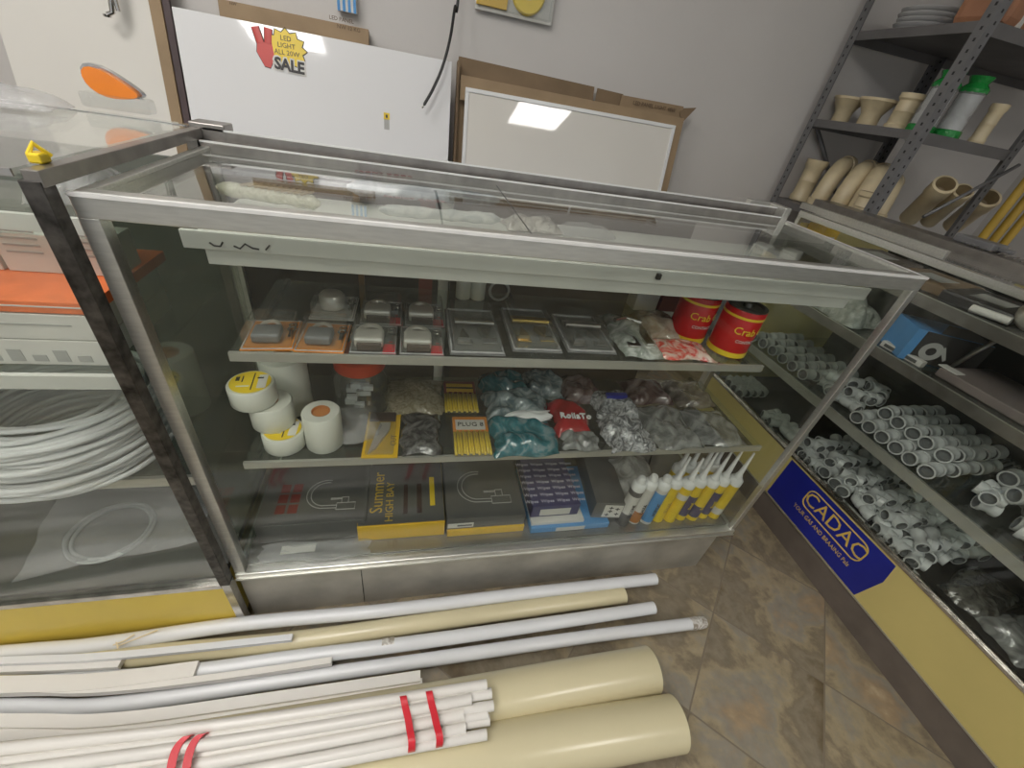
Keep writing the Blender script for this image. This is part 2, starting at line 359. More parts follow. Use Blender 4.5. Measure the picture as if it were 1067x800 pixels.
# rear doors
part('sliding_door', 'dark', mc, lambda b: b.box(.02, .45, D - .010, D - .004, B, H - .03))
part('sliding_door', 'darkbrown', mc, lambda b: b.box(.45, L - .25, D - .016, D - .011, B, H - .03))
part('door_stile', 'woodpost', mc, lambda b: b.box(.245, .257, D - .016, D - .010, B, H - .03))
part('door_stile', 'tray', mc, lambda b: b.box(.418, .440, D - .024, D - .010, B, H - .03))
part('centre_post', 'dark', mc, lambda b: b.box(.440, .456, D - .05, D - .024, B, H - .03))
part('door_panel', 'maroon', mc, lambda b: b.box(.375, .405, D - .0125, D - .0105, .66, H - .05))
# shelves
def shelf(x0, x1, z):
    s = part('shelf', 'shelfglass', mc, lambda b: b.box(x0, x1, .042, D - .055, z - .007, z))
    box('shelf_edge', 'edge', s, (x0, x1, .036, .042, z - .014, z + .001))
    [part('shelf_bracket', 'darkrail', s, lambda b: b.box(x, x + .008, .05, D - .028, z - .018, z - .0075)) for x in (x0 + .01, (x0 + x1) / 2, x1 - .02)]
shelf(.092, 1.07, .727)
shelf(.064, 1.21, .489)
# white tray under the top glass
tr = box('tray_shelf', 'tray', mc, (.068, L - .03, .062, D - .03, .882, .887))
part('tray_lip', 'tray', tr, lambda b: (b.box(.068, L - .03, .055, .062, .878, .902, .001), b.box(.09, L - .06, .06, .066, .856, .878, .001)))
part('handwriting', 'ink', tr, lambda b: (b.tube([(.10, .0545, .888), (.105, .0545, .884), (.112, .0545, .884), (.116, .0545, .890)], .0012, 6), b.tube([(.128, .0545, .886), (.135, .0545, .883), (.142, .0545, .890), (.15, .0545, .885), (.158, .0545, .884)], .0012, 6), b.tube([(.166, .0545, .884), (.172, .0545, .891)], .0012, 6)))
part('tray_clip', 'darkrail', tr, lambda b: b.box(.76, .768, .048, .055, .888, .898, .001))
# ---------------------------------------------------------------- left showcase
lc = thing('display_counter', 'left display counter with mustard yellow plinth panel, dark scratched corner post and boxes inside', 'display counter', (-.03, -.015, 0))
LX = -1.25; R = -.0005; F = -.022; LH = .974; LB = D + .0
part('plinth_panel', 'yellowpanel', lc, lambda b: b.box(LX, R - .02, F + .004, LB, .0, .176), True)
part('bottom_rail', 'chrome', lc, lambda b: (b.box(LX, R - .02, F, F + .018, .176, .190, .001)), True)
part('plinth_trim', 'chrome', lc, lambda b: b.box(R - .019, R - .003, F - .001, F + .02, 0, .19, .001), True)
part('corner_post', 'darkrail', lc, lambda b: b.box(R - .021, R - .0025, F - .002, F + .018, .19, LH - .01, .001), True)
part('corner_post', 'rail', lc, lambda b: b.box(R - .02, R - .003, LB - .02, LB, .0, LH - .01, .001), True)
part('side_rail', 'rail', lc, lambda b: (b.box(R - .016, R - .001, F, LB + .004, LH - .016, LH, .001), b.box(R - .02, R + .035, LB + .005, LB + .05, LH - .03, LH + .008, .002)), True)
part('top_glass', 'glass_dusty', lc, lambda b: b.box(LX, R - .022, F, LB + .03, LH - .006, LH), True)
part('glass_edge', 'chrome', lc, lambda b: (b.box(LX, R - .022, F - .002, F, LH - .007, LH), b.box(LX, R - .022, LB + .001, LB + .003, LH, LH + .0015)), True)
part('front_glass', 'glass_dusty', lc, lambda b: b.box(LX, R - .022, F + .006, F + .010, .19, LH - .01), True)
part('back_panel', 'greenback', lc, lambda b: b.box(LX, R - .02, LB - .012, LB - .004, .19, LH - .05), True)
part('deck', 'deck', lc, lambda b: b.box(LX, R - .02, F + .02, LB - .012, .176, .194), True)
for z, m, y0 in ((.69, 'tray', .03), (.395, 'alu', .10)):
    s = part('shelf', 'shelfglass', lc, lambda b: b.box(LX, R - .03, y0, LB - .02, z - .006, z), True)
    part('shelf_edge', m, s, lambda b: b.box(LX, R - .03, y0 - .008, y0, z - .022, z + .001)).location = (.03, .015, 0)
s = part('shelf', 'shelfglass', lc, lambda b: b.box(LX, R - .03, .10, LB - .02, .884, .890), True)
part('shelf_edge', 'tray', s, lambda b: b.box(LX, R - .03, .092, .10, .870, .891)).location = (.03, .015, 0)
# yellow clip on the post
o = part('spring_clip', 'yel', None, lambda b: (b.box(-.006, .006, -.008, .008, 0, .010, .002), b.tube([(-.004, -.006, .008), (0, 0, .018), (.006, .008, .006)], .0025, 8)))
o.location = (-.018, .012, LH); tag(o, 'small yellow plastic clip on the corner of the left counter top', 'clip')
# boxes inside the left counter
x = -.075; k = 0
for row, (z, dx, hh) in enumerate(((.691, .15, .042), (.7335, .15, .040))):
    for i in range(5):
        x1 = -.070 - i * .152
        b = thing('spare_part_carton', '%s white printed carton, %s from the dark post in the left counter' % (('lower-layer', 'upper-layer')[row], ['first', 'second', 'third', 'fourth', 'fifth'][i]), 'carton', (x1 - .075, .12, z), 0, 'white cartons on the left counter shelf')
        box('carton_body', 'label', b, (-.074, .074, -.07, .12, 0, hh - .001), .001)
        part('carton_print', 'print', b, lambda q: [q.box(-.05, .05, -.0708, -.07, hh * .55, hh * .62), q.box(-.05, -.03, -.0708, -.07, hh * .62, hh * .8)] if row else [q.box(-.066 + j * .026, -.05 + j * .026, -.0708, -.07, hh * .15, hh * (.4 + .2 * (j % 2))) for j in range(5)])
for i in range(5):
    x1 = -.062 - i * .16
    b = thing('orange_carton', 'flat shiny orange carton, %s from the dark post in the left counter' % ['first', 'second', 'third', 'fourth', 'fifth'][i], 'carton', (x1 - .08, .13, .7745), 0, 'orange cartons in the left counter')
    box('carton_body', 'orangebox', b, (-.079, .079, -.080, .13, 0, .017), .001)
    box('carton_band', 'label', b, (-.078, .078, -.0806, -.080, .009, .011))
for i in range(6):
    x1 = -.10 - i * .07
    b = thing('tall_carton', 'small pale upright carton behind the orange cartons, %s from the dark post' % ['first', 'second', 'third', 'fourth', 'fifth', 'sixth'][i], 'carton', (x1, .160, .792), 0, 'pale cartons standing behind the orange cartons')
    box('carton_body', 'label', b, (-.032, .032, -.02, .04, 0, .056), .001)
    part('carton_print', 'print', b, lambda q: [q.box(-.022, .02, -.0208, -.02, .028 + .01 * j, .031 + .01 * j) for j in range(4)])
# coils of conduit
def coil(name, label, cx, cy, z0, r0, r1, nz, nr, rr, m, jit=.004):
    b = MB(); rnd = random.Random(3); pts = []
    for j in range(nz * nr):
        r = r0 + (r1 - r0) * ((j % nr) + .5 * ((j // nr) % 2)) / nr; z = z0 + rr + (j // nr) * rr * 1.75
        ph = rnd.uniform(0, 6.28); a1 = rnd.uniform(-jit, jit); tx = rnd.uniform(-jit, jit); ty = rnd.uniform(-jit, jit)
        loop = [(cx + tx + (r + a1 * math.sin(2 * t + ph)) * math.cos(t), cy + ty + (r + a1 * math.sin(3 * t + ph)) * math.sin(t) , z + abs(a1) * .7 * (1 + math.sin(t + ph))) for t in [2 * PI * q / 56 for q in range(57)]]
        pts.append(loop)
    for lp in pts: b.tube(lp, rr, 8)
    o = b.build(name, m); return o
o = coil('conduit_coil', '', -.285, .196, .3955, .105, .160, 15, 5, .0050, 'white', .009)
tag(o, 'thick coil of white flexible conduit lying on the lower shelf of the left counter', 'coil of conduit')
_q = at(112, 562, 'Z', .2)
M['hose'] = mat('clear_pale_hose', (.55, .57, .57), .2, var=.05)
bt = coil('clear_hose_coil', '', _q.x, _q.y + .02, .1955, .066, .076, 2, 2, .0032, 'hose')
tag(bt, 'thin coil of clear hose lying on the left counter deck', 'hose coil')
# ---------------------------------------------------------------- filled bag
def pillow(name, m, label, cat, cx, cy, z, w_, d_, h, rz=0, seed=0, group=None, rag=.004, nx=22, ny=18, rough=.35, tilt=0, lift=0):
    rnd = random.Random(seed); b = MB(); ph = [rnd.uniform(0, 6.28) for _ in range(10)]; fr = [rnd.uniform(1.5, 4.5) for _ in range(6)]
    def wr(u, v_):
        return (math.sin(fr[0] * 2 * u + fr[1] * 3 * v_ + ph[0]) + .7 * math.sin(fr[2] * 5 * u - fr[3] * 3 * v_ + ph[1]) + .5 * math.sin(13 * u * fr[4] / 3 + 11 * v_ + ph[2])) / 2.2
    top, bot = {}, {}
    for i in range(nx + 1):
        for j in range(ny + 1):
            u = i / nx; v_ = j / ny; e = (max(0, 1 - abs(2 * u - 1) ** 3.5) * max(0, 1 - abs(2 * v_ - 1) ** 3.5)) ** .55
            x = (u - .5) * w_ + rag * math.sin(9 * v_ + ph[3]) * abs(2 * u - 1) + rag * .5 * math.sin(23 * v_ + ph[5]) * abs(2 * u - 1)
            y = (v_ - .5) * d_ + rag * math.sin(8 * u + ph[4]) * abs(2 * v_ - 1)
            zt = .0035 + h * e * (1 + rough * wr(u, v_)) + lift * v_
            top[i, j] = b.v((x, y, zt)); bot[i, j] = b.v((x, y, max(.0004, .002 - .0015 * e) + lift * v_))
    for i in range(nx):
        for j in range(ny):
            for T, s_ in ((top, 1), (bot, -1)):
                f = [T[i, j], T[i + 1, j], T[i + 1, j + 1], T[i, j + 1]]
                b._f(b.bm.faces.new(f if s_ > 0 else f[::-1])).smooth = True
    for i in range(nx):
        b._f(b.bm.faces.new([top[i, 0], bot[i, 0], bot[i + 1, 0], top[i + 1, 0]])); b._f(b.bm.faces.new([top[i, ny], top[i + 1, ny], bot[i + 1, ny], bot[i, ny]]))
    for j in range(ny):
        b._f(b.bm.faces.new([top[0, j], top[0, j + 1], bot[0, j + 1], bot[0, j]])); b._f(b.bm.faces.new([top[nx, j], bot[nx, j], bot[nx, j + 1], top[nx, j + 1]]))
    o = b.build(name, m, recalc=False); o.location = (cx, cy, z); o.rotation_euler = (tilt, 0, rz)
    return tag(o, label, cat, group)
Z0, Z1, Z2, ZT = B + .005, .490, .728, .8875
pillow('hose_bag', 'film', 'limp clear plastic bag lying over the hose coil in the left counter', 'plastic bag', -.26, .17, Z0, .30, .24, .03, .2, 5)
pillow('plastic_bag', 'film', 'crumpled clear bag on the top shelf inside the left counter', 'plastic bag', -.05 - .06, .20, .891, .10, .12, .045, .4, 9)
# ---------------------------------------------------------------- items on the deck of the main counter
def faucet(b, x, y, z, s, axis='top'):
    """line drawing of a swan neck tap"""
    def P(u, v_): return (x + u * s, y + v_ * s * .8, z)
    r = .0011
    for off in (0, .075):
        arc = [P(.40 - (.34 - off) * math.sin(a) * (1 if a > 0 else 1), .50 + (.42 - off) * math.cos(a)) for a in [PI * (-.06 + 1.0 * q / 14) for q in range(15)]]
        b.tube(arc + [P(.62, .08 + off)], r, 5)
    b.tube([P(.62, .03), P(.95, .03), P(.95, .22), P(.62, .22), P(.62, .03)], r, 5); b.tube([P(.7, .22), P(.7, .38), P(.82, .38), P(.82, .22)], r, 5); b.tube([P(.5, .36), P(.7, .36)], r, 5); b.tube([P(.5, .33), P(.7, .33)], r, 5)
g = thing('mixer_box', 'long charcoal carton with tap drawing and dark red squares, left end of counter deck', 'carton', (.145, .10, Z0))
box('carton_body', 'graybox', g, (-.115, .115, -.035, .155, 0, .062), .001)
part('carton_print', 'print', g, lambda b: faucet(b, -.03, -.005, .0632, .125))
part('red_print', 'maroon', g, lambda b: [b.box(-.082 + i * .026, -.062 + i * .026, -.005 + j * .03, .019 + j * .03, .062, .0628) for i in range(2) for j in range(3)])
g = thing('folded_plastic_sheet', 'crumpled translucent plastic wrap lying in front of the charcoal carton', 'plastic wrap', (.155, .035, Z0))
pb = pillow('wrap', 'film', '', '', 0, 0, 0, .23, .045, .014, 0, 12); pb.parent = g; del pb['label']; del pb['category']; pb.name = 'wrap'
box('paper_slip', 'label', g, (-.07, .0, -.012, .008, .016, .017))
g = thing('summer_box', 'grey and yellow carton with gold lettering and two brown bars printed on its lid', 'carton', (.343, .0, Z0))
box('carton_body', 'yelbox', g, (-.10, .10, .052, .24, 0, .052), .001)
box('carton_lid', 'graybox', g, (-.099, .099, .056, .239, .052, .0545))
text('lettering', 'Summer', 'gold', g, .042, frame((-.060, .150, .0547), (0, 1, 0), (-1, 0, 0)), xs=.9)
text('lettering', 'HIGH BAY', 'gold', g, .026, frame((-.030, .120, .0547), (0, 1, 0), (-1, 0, 0)))
part('dark_bars', 'brownp', g, lambda b: (b.box(.002, .012, .08, .17, .0545, .055), b.box(.034, .046, .08, .17, .0545, .055)))
box('yellow_bar', 'yel', g, (.066, .078, .10, .19, .0545, .0552))
g = thing('yellow_carton', 'flat yellow carton under the charcoal tap carton', 'carton', (.545, 0, Z0))
box('carton_body', 'yelbox', g, (-.095, .100, .045, .25, 0, .022), .001)
g = thing('tap_box', 'charcoal carton with a swan neck tap outline, in the middle of the deck', 'carton', (.545, 0, Z0 + .0225))
box('carton_body', 'graybox', g, (-.098, .098, .050, .26, 0, .040), .001)
part('carton_print', 'print', g, lambda b: faucet(b, -.075, .085, .0412, .15))
box('price_label', 'label', g, (-.095, -.032, .049, .0499, .006, .022))
box('label_line', 'graybox', g, (-.072, -.036, .0482, .0489, .012, .017))
g = thing('blue_carton', 'flat sky blue carton at the front of the deck under the white-lettered purple box', 'carton', (.76, 0, Z0))
box('carton_body', 'bluebox', g, (-.098, .120, .036, .24, 0, .020), .001)
box('grey_label', 'label', g, (-.03, .05, .035, .036, .002, .016))
g = thing('flat_white_carton', 'thin white carton lying between the blue carton and the purple box', 'carton', (.745, 0, Z0 + .0205))
box('carton_body', 'label', g, (-.082, .062, .044, .24, 0, .010), .0008)
g = thing('wipes_box', 'dark purple box printed with rows of pale words, on the white carton', 'carton', (.73, 0, Z0 + .031))
box('carton_body', 'purple', g, (-.068, .062, .062, .25, 0, .042), .001)
box('blank_label', 'label', g, (-.045, .038, .061, .062, .006, .030))
for r_ in range(7):
    text('lettering', 'Wipes  Wipes  Wipes  Wipes', 'lilac', g, .0135, TOP(-.003 + .002 * (r_ % 2), .078 + r_ * .021, .0425), xs=1.0)
g = thing('plug_box', 'dark grey carton with white plug-symbol label, beside the purple box', 'carton', (.865, 0, Z0 + .0205), -.12)
box('carton_body', 'graybox', g, (-.040, .045, .052, .28, 0, .062), .001)
box('symbol_label', 'label', g, (-.012, .038, .051, .052, .006, .054))
part('plug_symbols', 'ink', g, lambda b: [(b.box(u - .006, u + .006, .0503, .051, v_ - .0012, v_ + .0012), b.box(u - .0014, u + .0014, .0503, .051, v_ - .005, v_ + .005)) for u, v_ in ((0, .016), (.006, .030), (.024, .040), (.026, .020), (.006, .044))])
# clear bag with a black cable tie behind the cartridges
pillow('white_parts_bag', bagmat('milky_white_film', (.34, .34, .32), (.66, .66, .63), 14), 'bulging milky white plastic bag lying behind the leftmost sealant cartridges', 'plastic bag', .985, .165, Z0, .15, .14, .10, .1, 21, rough=.12)
o = part('cable', 'cable', None, lambda b: b.tube(cr_spline([Vector(p) for p in ((.90, .245, .205), (.93, .24, .33), (1.0, .235, .345), (1.07, .23, .32), (1.10, .235, .205))]), .003, 8)); tag(o, 'thin black cable loop behind the milky white bag', 'cable')
# sealant cartridges
def cartridge(label, x, y, rz, body, band, bandz, nozzle, grp, words=None, txt='ink', r=.0178):
    t = thing('sealant_cartridge', label, 'sealant cartridge', (x, y, Z0), rz, grp)
    part('tube', body, t, lambda b: b.lathe([(0, 0), (r, 0), (r, .004), (r * .985, .005), (r * .985, .138), (r, .139), (r, .144)], 22))
    if band: part('band', band, t, lambda b: b.lathe([(r * .99, bandz[0]), (r * 1.01, bandz[0]), (r * 1.01, bandz[1]), (r * .99, bandz[1])], 22))
    part('shoulder', 'cart_cap', t, lambda b: b.lathe([(r * 1.02, .139), (r * 1.02, .154), (r * .8, .160), (.006, .163), (.006, .166)], 22))
    if words: text('lettering', words, txt, t, .013, frame((0, -r * 1.03, .064), (0, 0, 1), (-1, 0, 0)), ext=.0004)
    if nozzle:
        part('nozzle', 'cart_cap', t, lambda b: b.lathe([(.0095, .163), (.0095, .170), (.0068, .174), (.0024, .163 + nozzle), (0, .163 + nozzle)], 14))
    else:
        part('screw_cap', 'cart_cap', t, lambda b: b.lathe([(.010, .163), (.0115, .171), (.008, .179), (0, .181)], 14))
    return t
ROW = [('rackd', 'label', (.05, .12), 0, 'dark grey and white sealant cartridge, leftmost of the cartridge row', 'SILICONE', 'ink'),
       ('label', 'core', (.006, .05), 0, 'white sealant cartridge with brown lower band, second of the front row', 'CAULK', 'ink'),
       ('label', 'bluebox', (.01, .125), 0, 'sky blue sealant cartridge without nozzle in the front row', 'ACRYLIC', 'ink'),
       ('yel', None, None, .080, 'plain yellow sealant cartridge with nozzle, right beside the sky blue one', 'SEALER', 'gold'),
       ('yel', 'label', (.095, .115), .078, 'yellow sealant cartridge with white neck band, fifth of the front row', None, 'ink'),
       ('yel', 'purple', (.02, .10), .095, 'yellow sealant cartridge with purple label, sixth of the front row', 'Bond', 'yel'),
       ('yel', 'purple', (.015, .06), .100, 'yellow sealant cartridge with short purple label, seventh of the front row', 'Bond', 'yel'),
       ('yel', 'purple', (.02, .11), .100, 'yellow and purple sealant cartridge, second from the right in the front row', 'Bond', 'yel'),
       ('yel', 'label', (.02, .045), .090, 'yellow sealant cartridge at the right end of the front row by the corner post', None, 'ink')]
for i, (bd, bn, bz, nz_, lb, wd, tc_) in enumerate(ROW):
    cartridge(lb, .928 + i * .0367, .052 + .004 * (i % 2), 0, bd, bn, bz, nz_, 'sealant cartridges on the deck', wd, tc_)
for i, x in enumerate((1.075, 1.112, 1.150, 1.187)):
    cartridge('back-row sealant cartridge with only cap and nozzle showing, %s from the left' % ['first', 'second', 'third', 'fourth', 'fifth', 'sixth'][i], x, .102 + .004 * (i % 2), .3, 'yel', None, None, (.080, .10, .095, .10)[i], 'sealant cartridges on the deck')
# ---------------------------------------------------------------- middle shelf
def roll(label, x, y, z, r, h, core, grp='tape rolls', lab=None, ang=0, tilt=(0, 0)):
    t = thing('tape_roll', label, 'tape roll', (x, y, z), ang, grp)
    part('wrap', 'tape', t, lambda b: b.lathe([(core, h), (core, 0), (r - .002, 0), (r, .003), (r, h - .003), (r - .002, h), (core, h)], 32))
    part('core', 'core', t, lambda b: b.lathe([(0, h - .006), (core * .97, h - .006), (core * .97, h + .0006), (core, h + .0006)], 24))
    if lab:
        part('yellow_label', 'yel', t, lambda b: b.lathe([(0, h + .001), (r * .86, h + .001), (r * .86, h + .0016), (0, h + .0016)], 32))
        part('label_print', 'label', t, lambda b: (b.box(.012, .026, -.020, .020, h + .0017, h + .0021), b.box(-.02, .0, -.014, -.011, h + .0017, h + .0021)))
        part('label_print', 'ink', t, lambda b: (b.box(.003, .005, -.024, .026, h + .0017, h + .0021), b.box(-.024, -.018, .004, .016, h + .0017, h + .0021), b.box(-.014, -.012, .0, .018, h + .0017, h + .0021), b.box(.01, .02, .008, .012, h + .0022, h + .0025)))
    return t
roll('lowest roll of the leaning tape stack, yellow label half hidden', .125, .085, Z1, .037, .038, .014, lab=1)
roll('middle plain white roll of the leaning tape stack', .107, .105, Z1 + .0392, .037, .052, .014)
roll('top tape roll of the leaning stack with yellow disc label', .083, .105, Z1 + .0922, .038, .040, .014, lab=1, ang=.1)
roll('single white tape roll with brown core standing right of the stack', .196, .085, Z1, .034, .082, .0165)
roll('tallest white roll with dark core at the back left of the shelf', .110, .200, Z1, .043, .128, .022)
# jar with red lid
j = thing('plastic_jar', 'clear plastic jar with orange-red lid behind the tape rolls', 'jar', (.255, .205, Z1))
part('jar_body', 'blister', j, lambda b: b.lathe([(0, .002), (.052, .002), (.055, .01), (.055, .085), (.046, .100), (.046, .108)], 28))
part('lid', mat('orange_red_lid', (.55, .055, .015), .4), j, lambda b: b.lathe([(.049, .106), (.051, .108), (.051, .134), (.047, .138), (0, .138)], 32))
part('small_parts', 'fit', j, lambda b: [b.box(u, u + .02, v_, v_ + .008, q, q + .012) for u, v_, q in [(random.uniform(-.035, .015), random.uniform(-.03, .02), random.uniform(.004, .09)) for _ in range(14)]])
pillow('fittings_bag', 'film', 'limp clear bag of small plugs in front of the red-lidded jar', 'plastic bag', .245, .13, Z1, .10, .10, .03, .2, 31)
# yellow blade card
t = thing('blade_card', 'orange-yellow blister card with a grey utility blade', 'blister card', (.303, .105, Z1), -.03)
box('card', 'yelbox', t, (-.034, .034, -.068, .068, .001, .003))
part('blade', 'steelp', t, lambda b: b.prism([(-.022, -.060), (-.008, -.045), (.014, .010), (.014, .030), (-.006, .030), (-.012, .0)], .005, 'Z', .003))
box('blade_holder', 'brownp', t, (-.030, .024, .036, .064, .003, .008), .002)
part('blister', 'blister', t, lambda b: b.box(-.028, .026, -.062, .066, .0031, .013, .003))
text('lettering', 'CUT', 'brownink', t, .016, frame((.024, -.02, .0031), (0, 1, 0), (-1, 0, 0)))
# clear bag with beige parts standing at the back and grey pouch
t = pillow('beige_parts_bag', bagmat('beige_parts', (.24, .205, .13), (.38, .35, .26), 60, bump=.4), 'clear bag of beige parts lying behind the yellow blade card', 'plastic bag', .368, .232, Z1, .13, .13, .014, 0, 41, rough=.15)
t = pillow('grey_pouch', bagmat('grey_parts', (.045, .045, .045), (.16, .16, .155), 26), 'small dark grey clear pouch right of the yellow blade card', 'plastic pouch', .381, .105, Z1, .078, .125, .013, 0, 42, rough=.15)
# two packs of yellow sticks
for i, (y, lb) in enumerate(((.090, 'front clear pack of yellow plastic plugs with red and white header'), (.225, 'back clear pack of yellow plastic plugs with dark red header'))):
    t = thing('plug_pack', lb, 'pack of plugs', (.488 - .012 * i, y, Z1), -.02, 'packs of yellow wall plugs')
    part('yellow_plugs', 'yel', t, lambda b: [b.tube([(-.036 + q * .006, -.055, .006 + .004 * (q % 2)), (-.036 + q * .006, .01, .006 + .004 * (q % 2))], .003, 8) for q in range(13)])
    box('header_card', 'orange' if i == 0 else 'maroon', t, (-.039, .039, .012, .060, .002, .009), .002)
    box('header_label', 'label' if i == 0 else 'yelbox', t, (-.033, .032, .016, .048, .009, .0098))
    if i == 0: text('lettering', 'PLUG 8', 'ink', t, .018, TOP(0, .032, .010))
    else: part('header_print', 'ink', t, lambda b: (b.box(-.033, .032, .028, .034, .0099, .0104)))
    part('clear_wrap', 'thinfilm', t, lambda b: b.box(-.041, .041, -.058, .062, .0005, .013, .004))
teal = bagmat('teal_parts', (.015, .10, .12), (.16, .24, .26), 22, c3=(.03, .16, .19))
silver = bagmat('silver_parts', (.10, .105, .11), (.46, .47, .48), 50)
greyteal = bagmat('grey_teal_film', (.10, .15, .165), (.30, .35, .36), 30)
clearb = bagmat('milky_clear_parts', (.12, .125, .12), (.30, .31, .30), 16)
brownb = bagmat('brownish_clear_parts', (.12, .10, .085), (.26, .23, .19), 18)
redb = bagmat('dull_red_parts', (.09, .045, .045), (.26, .20, .19), 16)
pillow('teal_bag', teal, 'teal bag at the back left of the bag row with grey film over it', 'plastic bag', .590, .265, Z1, .12, .10, .035, .05, 51)
pillow('teal_bag', greyteal, 'dark teal bag at the back, second from left', 'plastic bag', .695, .27, Z1, .10, .095, .035, -.05, 52)
g = thing('screw_bag', 'large bulging teal and grey bag with white fold across its middle', 'plastic bag', (.603, .125, Z1), .03)
pb = pillow('bag_body', teal, '', '', 0, -.035, 0, .145, .125, .030, 0, 53); pb.parent = g; del pb['label']; del pb['category']
pb = pillow('bag_top', greyteal, '', '', .005, .062, 0, .150, .105, .035, 0, 54); pb.parent = g; del pb['label']; del pb['category']
pb = pillow('white_fold', 'white', '', '', .02, .004, .022, .105, .030, .010, .04, 55, rough=.2); pb.parent = g; del pb['label']; del pb['category']
g = thing('roll_bag', 'red bag with white lettering, right of the big teal bag', 'plastic bag', (.735, .135, Z1), -.05)
redbag = bagmat('red_printed_film', (.30, .02, .02), (.42, .03, .035), 10, bump=.4)
pb = pillow('bag_body', redbag, '', '', -.005, .01, 0, .085, .125, .026, 0, 56, rough=.15); pb.parent = g; del pb['label']; del pb['category']
pb = pillow('clear_bottom', clearb, '', '', .0, -.068, 0, .085, .055, .018, 0, 57); pb.parent = g; del pb['label']; del pb['category']
text('lettering', 'RollaTo', 'white', g, .024, frame((-.004, -.018, .036), (1, -.02, 0), (0, 1, .05)), ext=.002)
pillow('dark_bag', redb, 'dark brown bag behind the red lettered bag', 'plastic bag', .79, .255, Z1, .10, .10, .03, 0, 58)
pillow('silver_bag', silver, 'bag of shiny silver screws at the front of the bag row', 'plastic bag', .853, .085, Z1, .115, .11, .026, 0, 59, rough=.5)
g = pillow('silver_bag', silver, 'shiny silver bag with a blue strip, behind the other silver bag', 'plastic bag', .865, .195, Z1, .115, .10, .028, 0, 60, rough=.5)
box('blue_strip', 'blue', g, (-.03, .025, -.012, .0, .034, .045))
pillow('clear_bag', clearb, 'wide milky clear bag at the front, right of the silver bags', 'plastic bag', .975, .11, Z1, .12, .15, .024, .06, 61)
pillow('clear_bag', redb, 'clear bag with dull red contents at the back right', 'plastic bag', .985, .25, Z1, .12, .10, .024, 0, 62)
pillow('clear_bag', clearb, 'clear bag hanging over the right end of the middle shelf', 'plastic bag', 1.105, .105, Z1, .13, .13, .018, -.05, 63)
pillow('clear_bag', brownb, 'brownish clear bag at the back right end of the middle shelf', 'plastic bag', 1.115, .24, Z1, .12, .11, .022, 0, 64)
# ---------------------------------------------------------------- top shelf: padlocks
def padlock(label, x, y, z, kind, rz=0):
    t = thing('padlock_pack', label, 'padlock in blister pack', (x, y, z), rz, 'padlocks in blister packs')
    box('card', ('orange', 'graybox', 'label')[kind], t, (-.037, .037, -.047, .047, 0, .0015))
    if kind == 1:
        box('card_corner', 'red', t, (.015, .036, -.046, -.016, .0015, .002))
        part('body', 'steelp', t, lambda b: b.box(-.030, .016, -.034, .002, .004, .022, .004))
        box('brass_foot', 'brownp', t, (-.025, .013, -.042, -.034, .003, .015), .001)
        part('shackle', 'steelp', t, lambda b: b.tube([(-.007 + .018 * math.cos(a), .002 + .022 * math.sin(a), .014) for a in [PI * q / 10 for q in range(11)]], .0044, 8))
    elif kind == 0:
        part('body', 'rackm', t, lambda b: b.box(-.024, .016, -.032, .006, .004, .019, .004))
        part('shackle', 'steelp', t, lambda b: b.tube([(-.004 + .014 * math.cos(a), .006 + .022 * math.sin(a), .011) for a in [PI * q / 10 for q in range(11)]], .0034, 8))
    else:
        part('body', 'steelp', t, lambda b: b.lathe([(0, 0), (.021, 0), (.022, .004), (.022, .022), (.019, .026), (.012, .027), (0, .0275)], 24, Matrix.Translation((-.004, 0, .004))))
        part('shackle', 'steelp', t, lambda b: b.tube([(-.004 + .013 * math.cos(a), .016 + .013 * math.sin(a), .012) for a in [PI * q / 10 for q in range(11)]], .0034, 8))
    part('keys', 'chrome', t, lambda b: (b.ring((.027, .012, .006), (0, 0, 1), .008, .004, 12), b.box(.024, .030, -.014, .006, .004, .006), b.tube([(.027 + .006 * math.cos(a), .024 + .006 * math.sin(a), .006) for a in [2 * PI * q / 10 for q in range(11)]], .0012, 6)))
    part('blister', 'blister', t, lambda b: b.box(-.034, .034, -.044, .040, .0016, .030, .006))
    part('blister_rim', 'rim', t, lambda b: b.tube([(-.035, -.045, .0025), (.035, -.045, .0025), (.035, .045, .0025), (-.035, .045, .0025), (-.035, -.045, .0025)], .0012, 6))
    return t
padlock('dark padlock on an orange card at the left end of the top shelf', .140, .092, Z2, 0, .06)
padlock('grey padlock on an orange card, second in the front row', .218, .090, Z2, 0, -.02)
padlock('silver padlock, third from left in the front padlock row', .2985, .089, Z2, 1)
padlock('silver padlock, rightmost in the front padlock row', .377, .089, Z2, 1)
padlock('round silver padlock on a white card at the back of the padlocks', .222, .188, Z2 + .006, 2, .0)
padlock('bright silver padlock in the back row, middle of three', .305, .187, Z2, 1)
padlock('silver padlock in the back row, rightmost of three', .384, .187, Z2, 1)
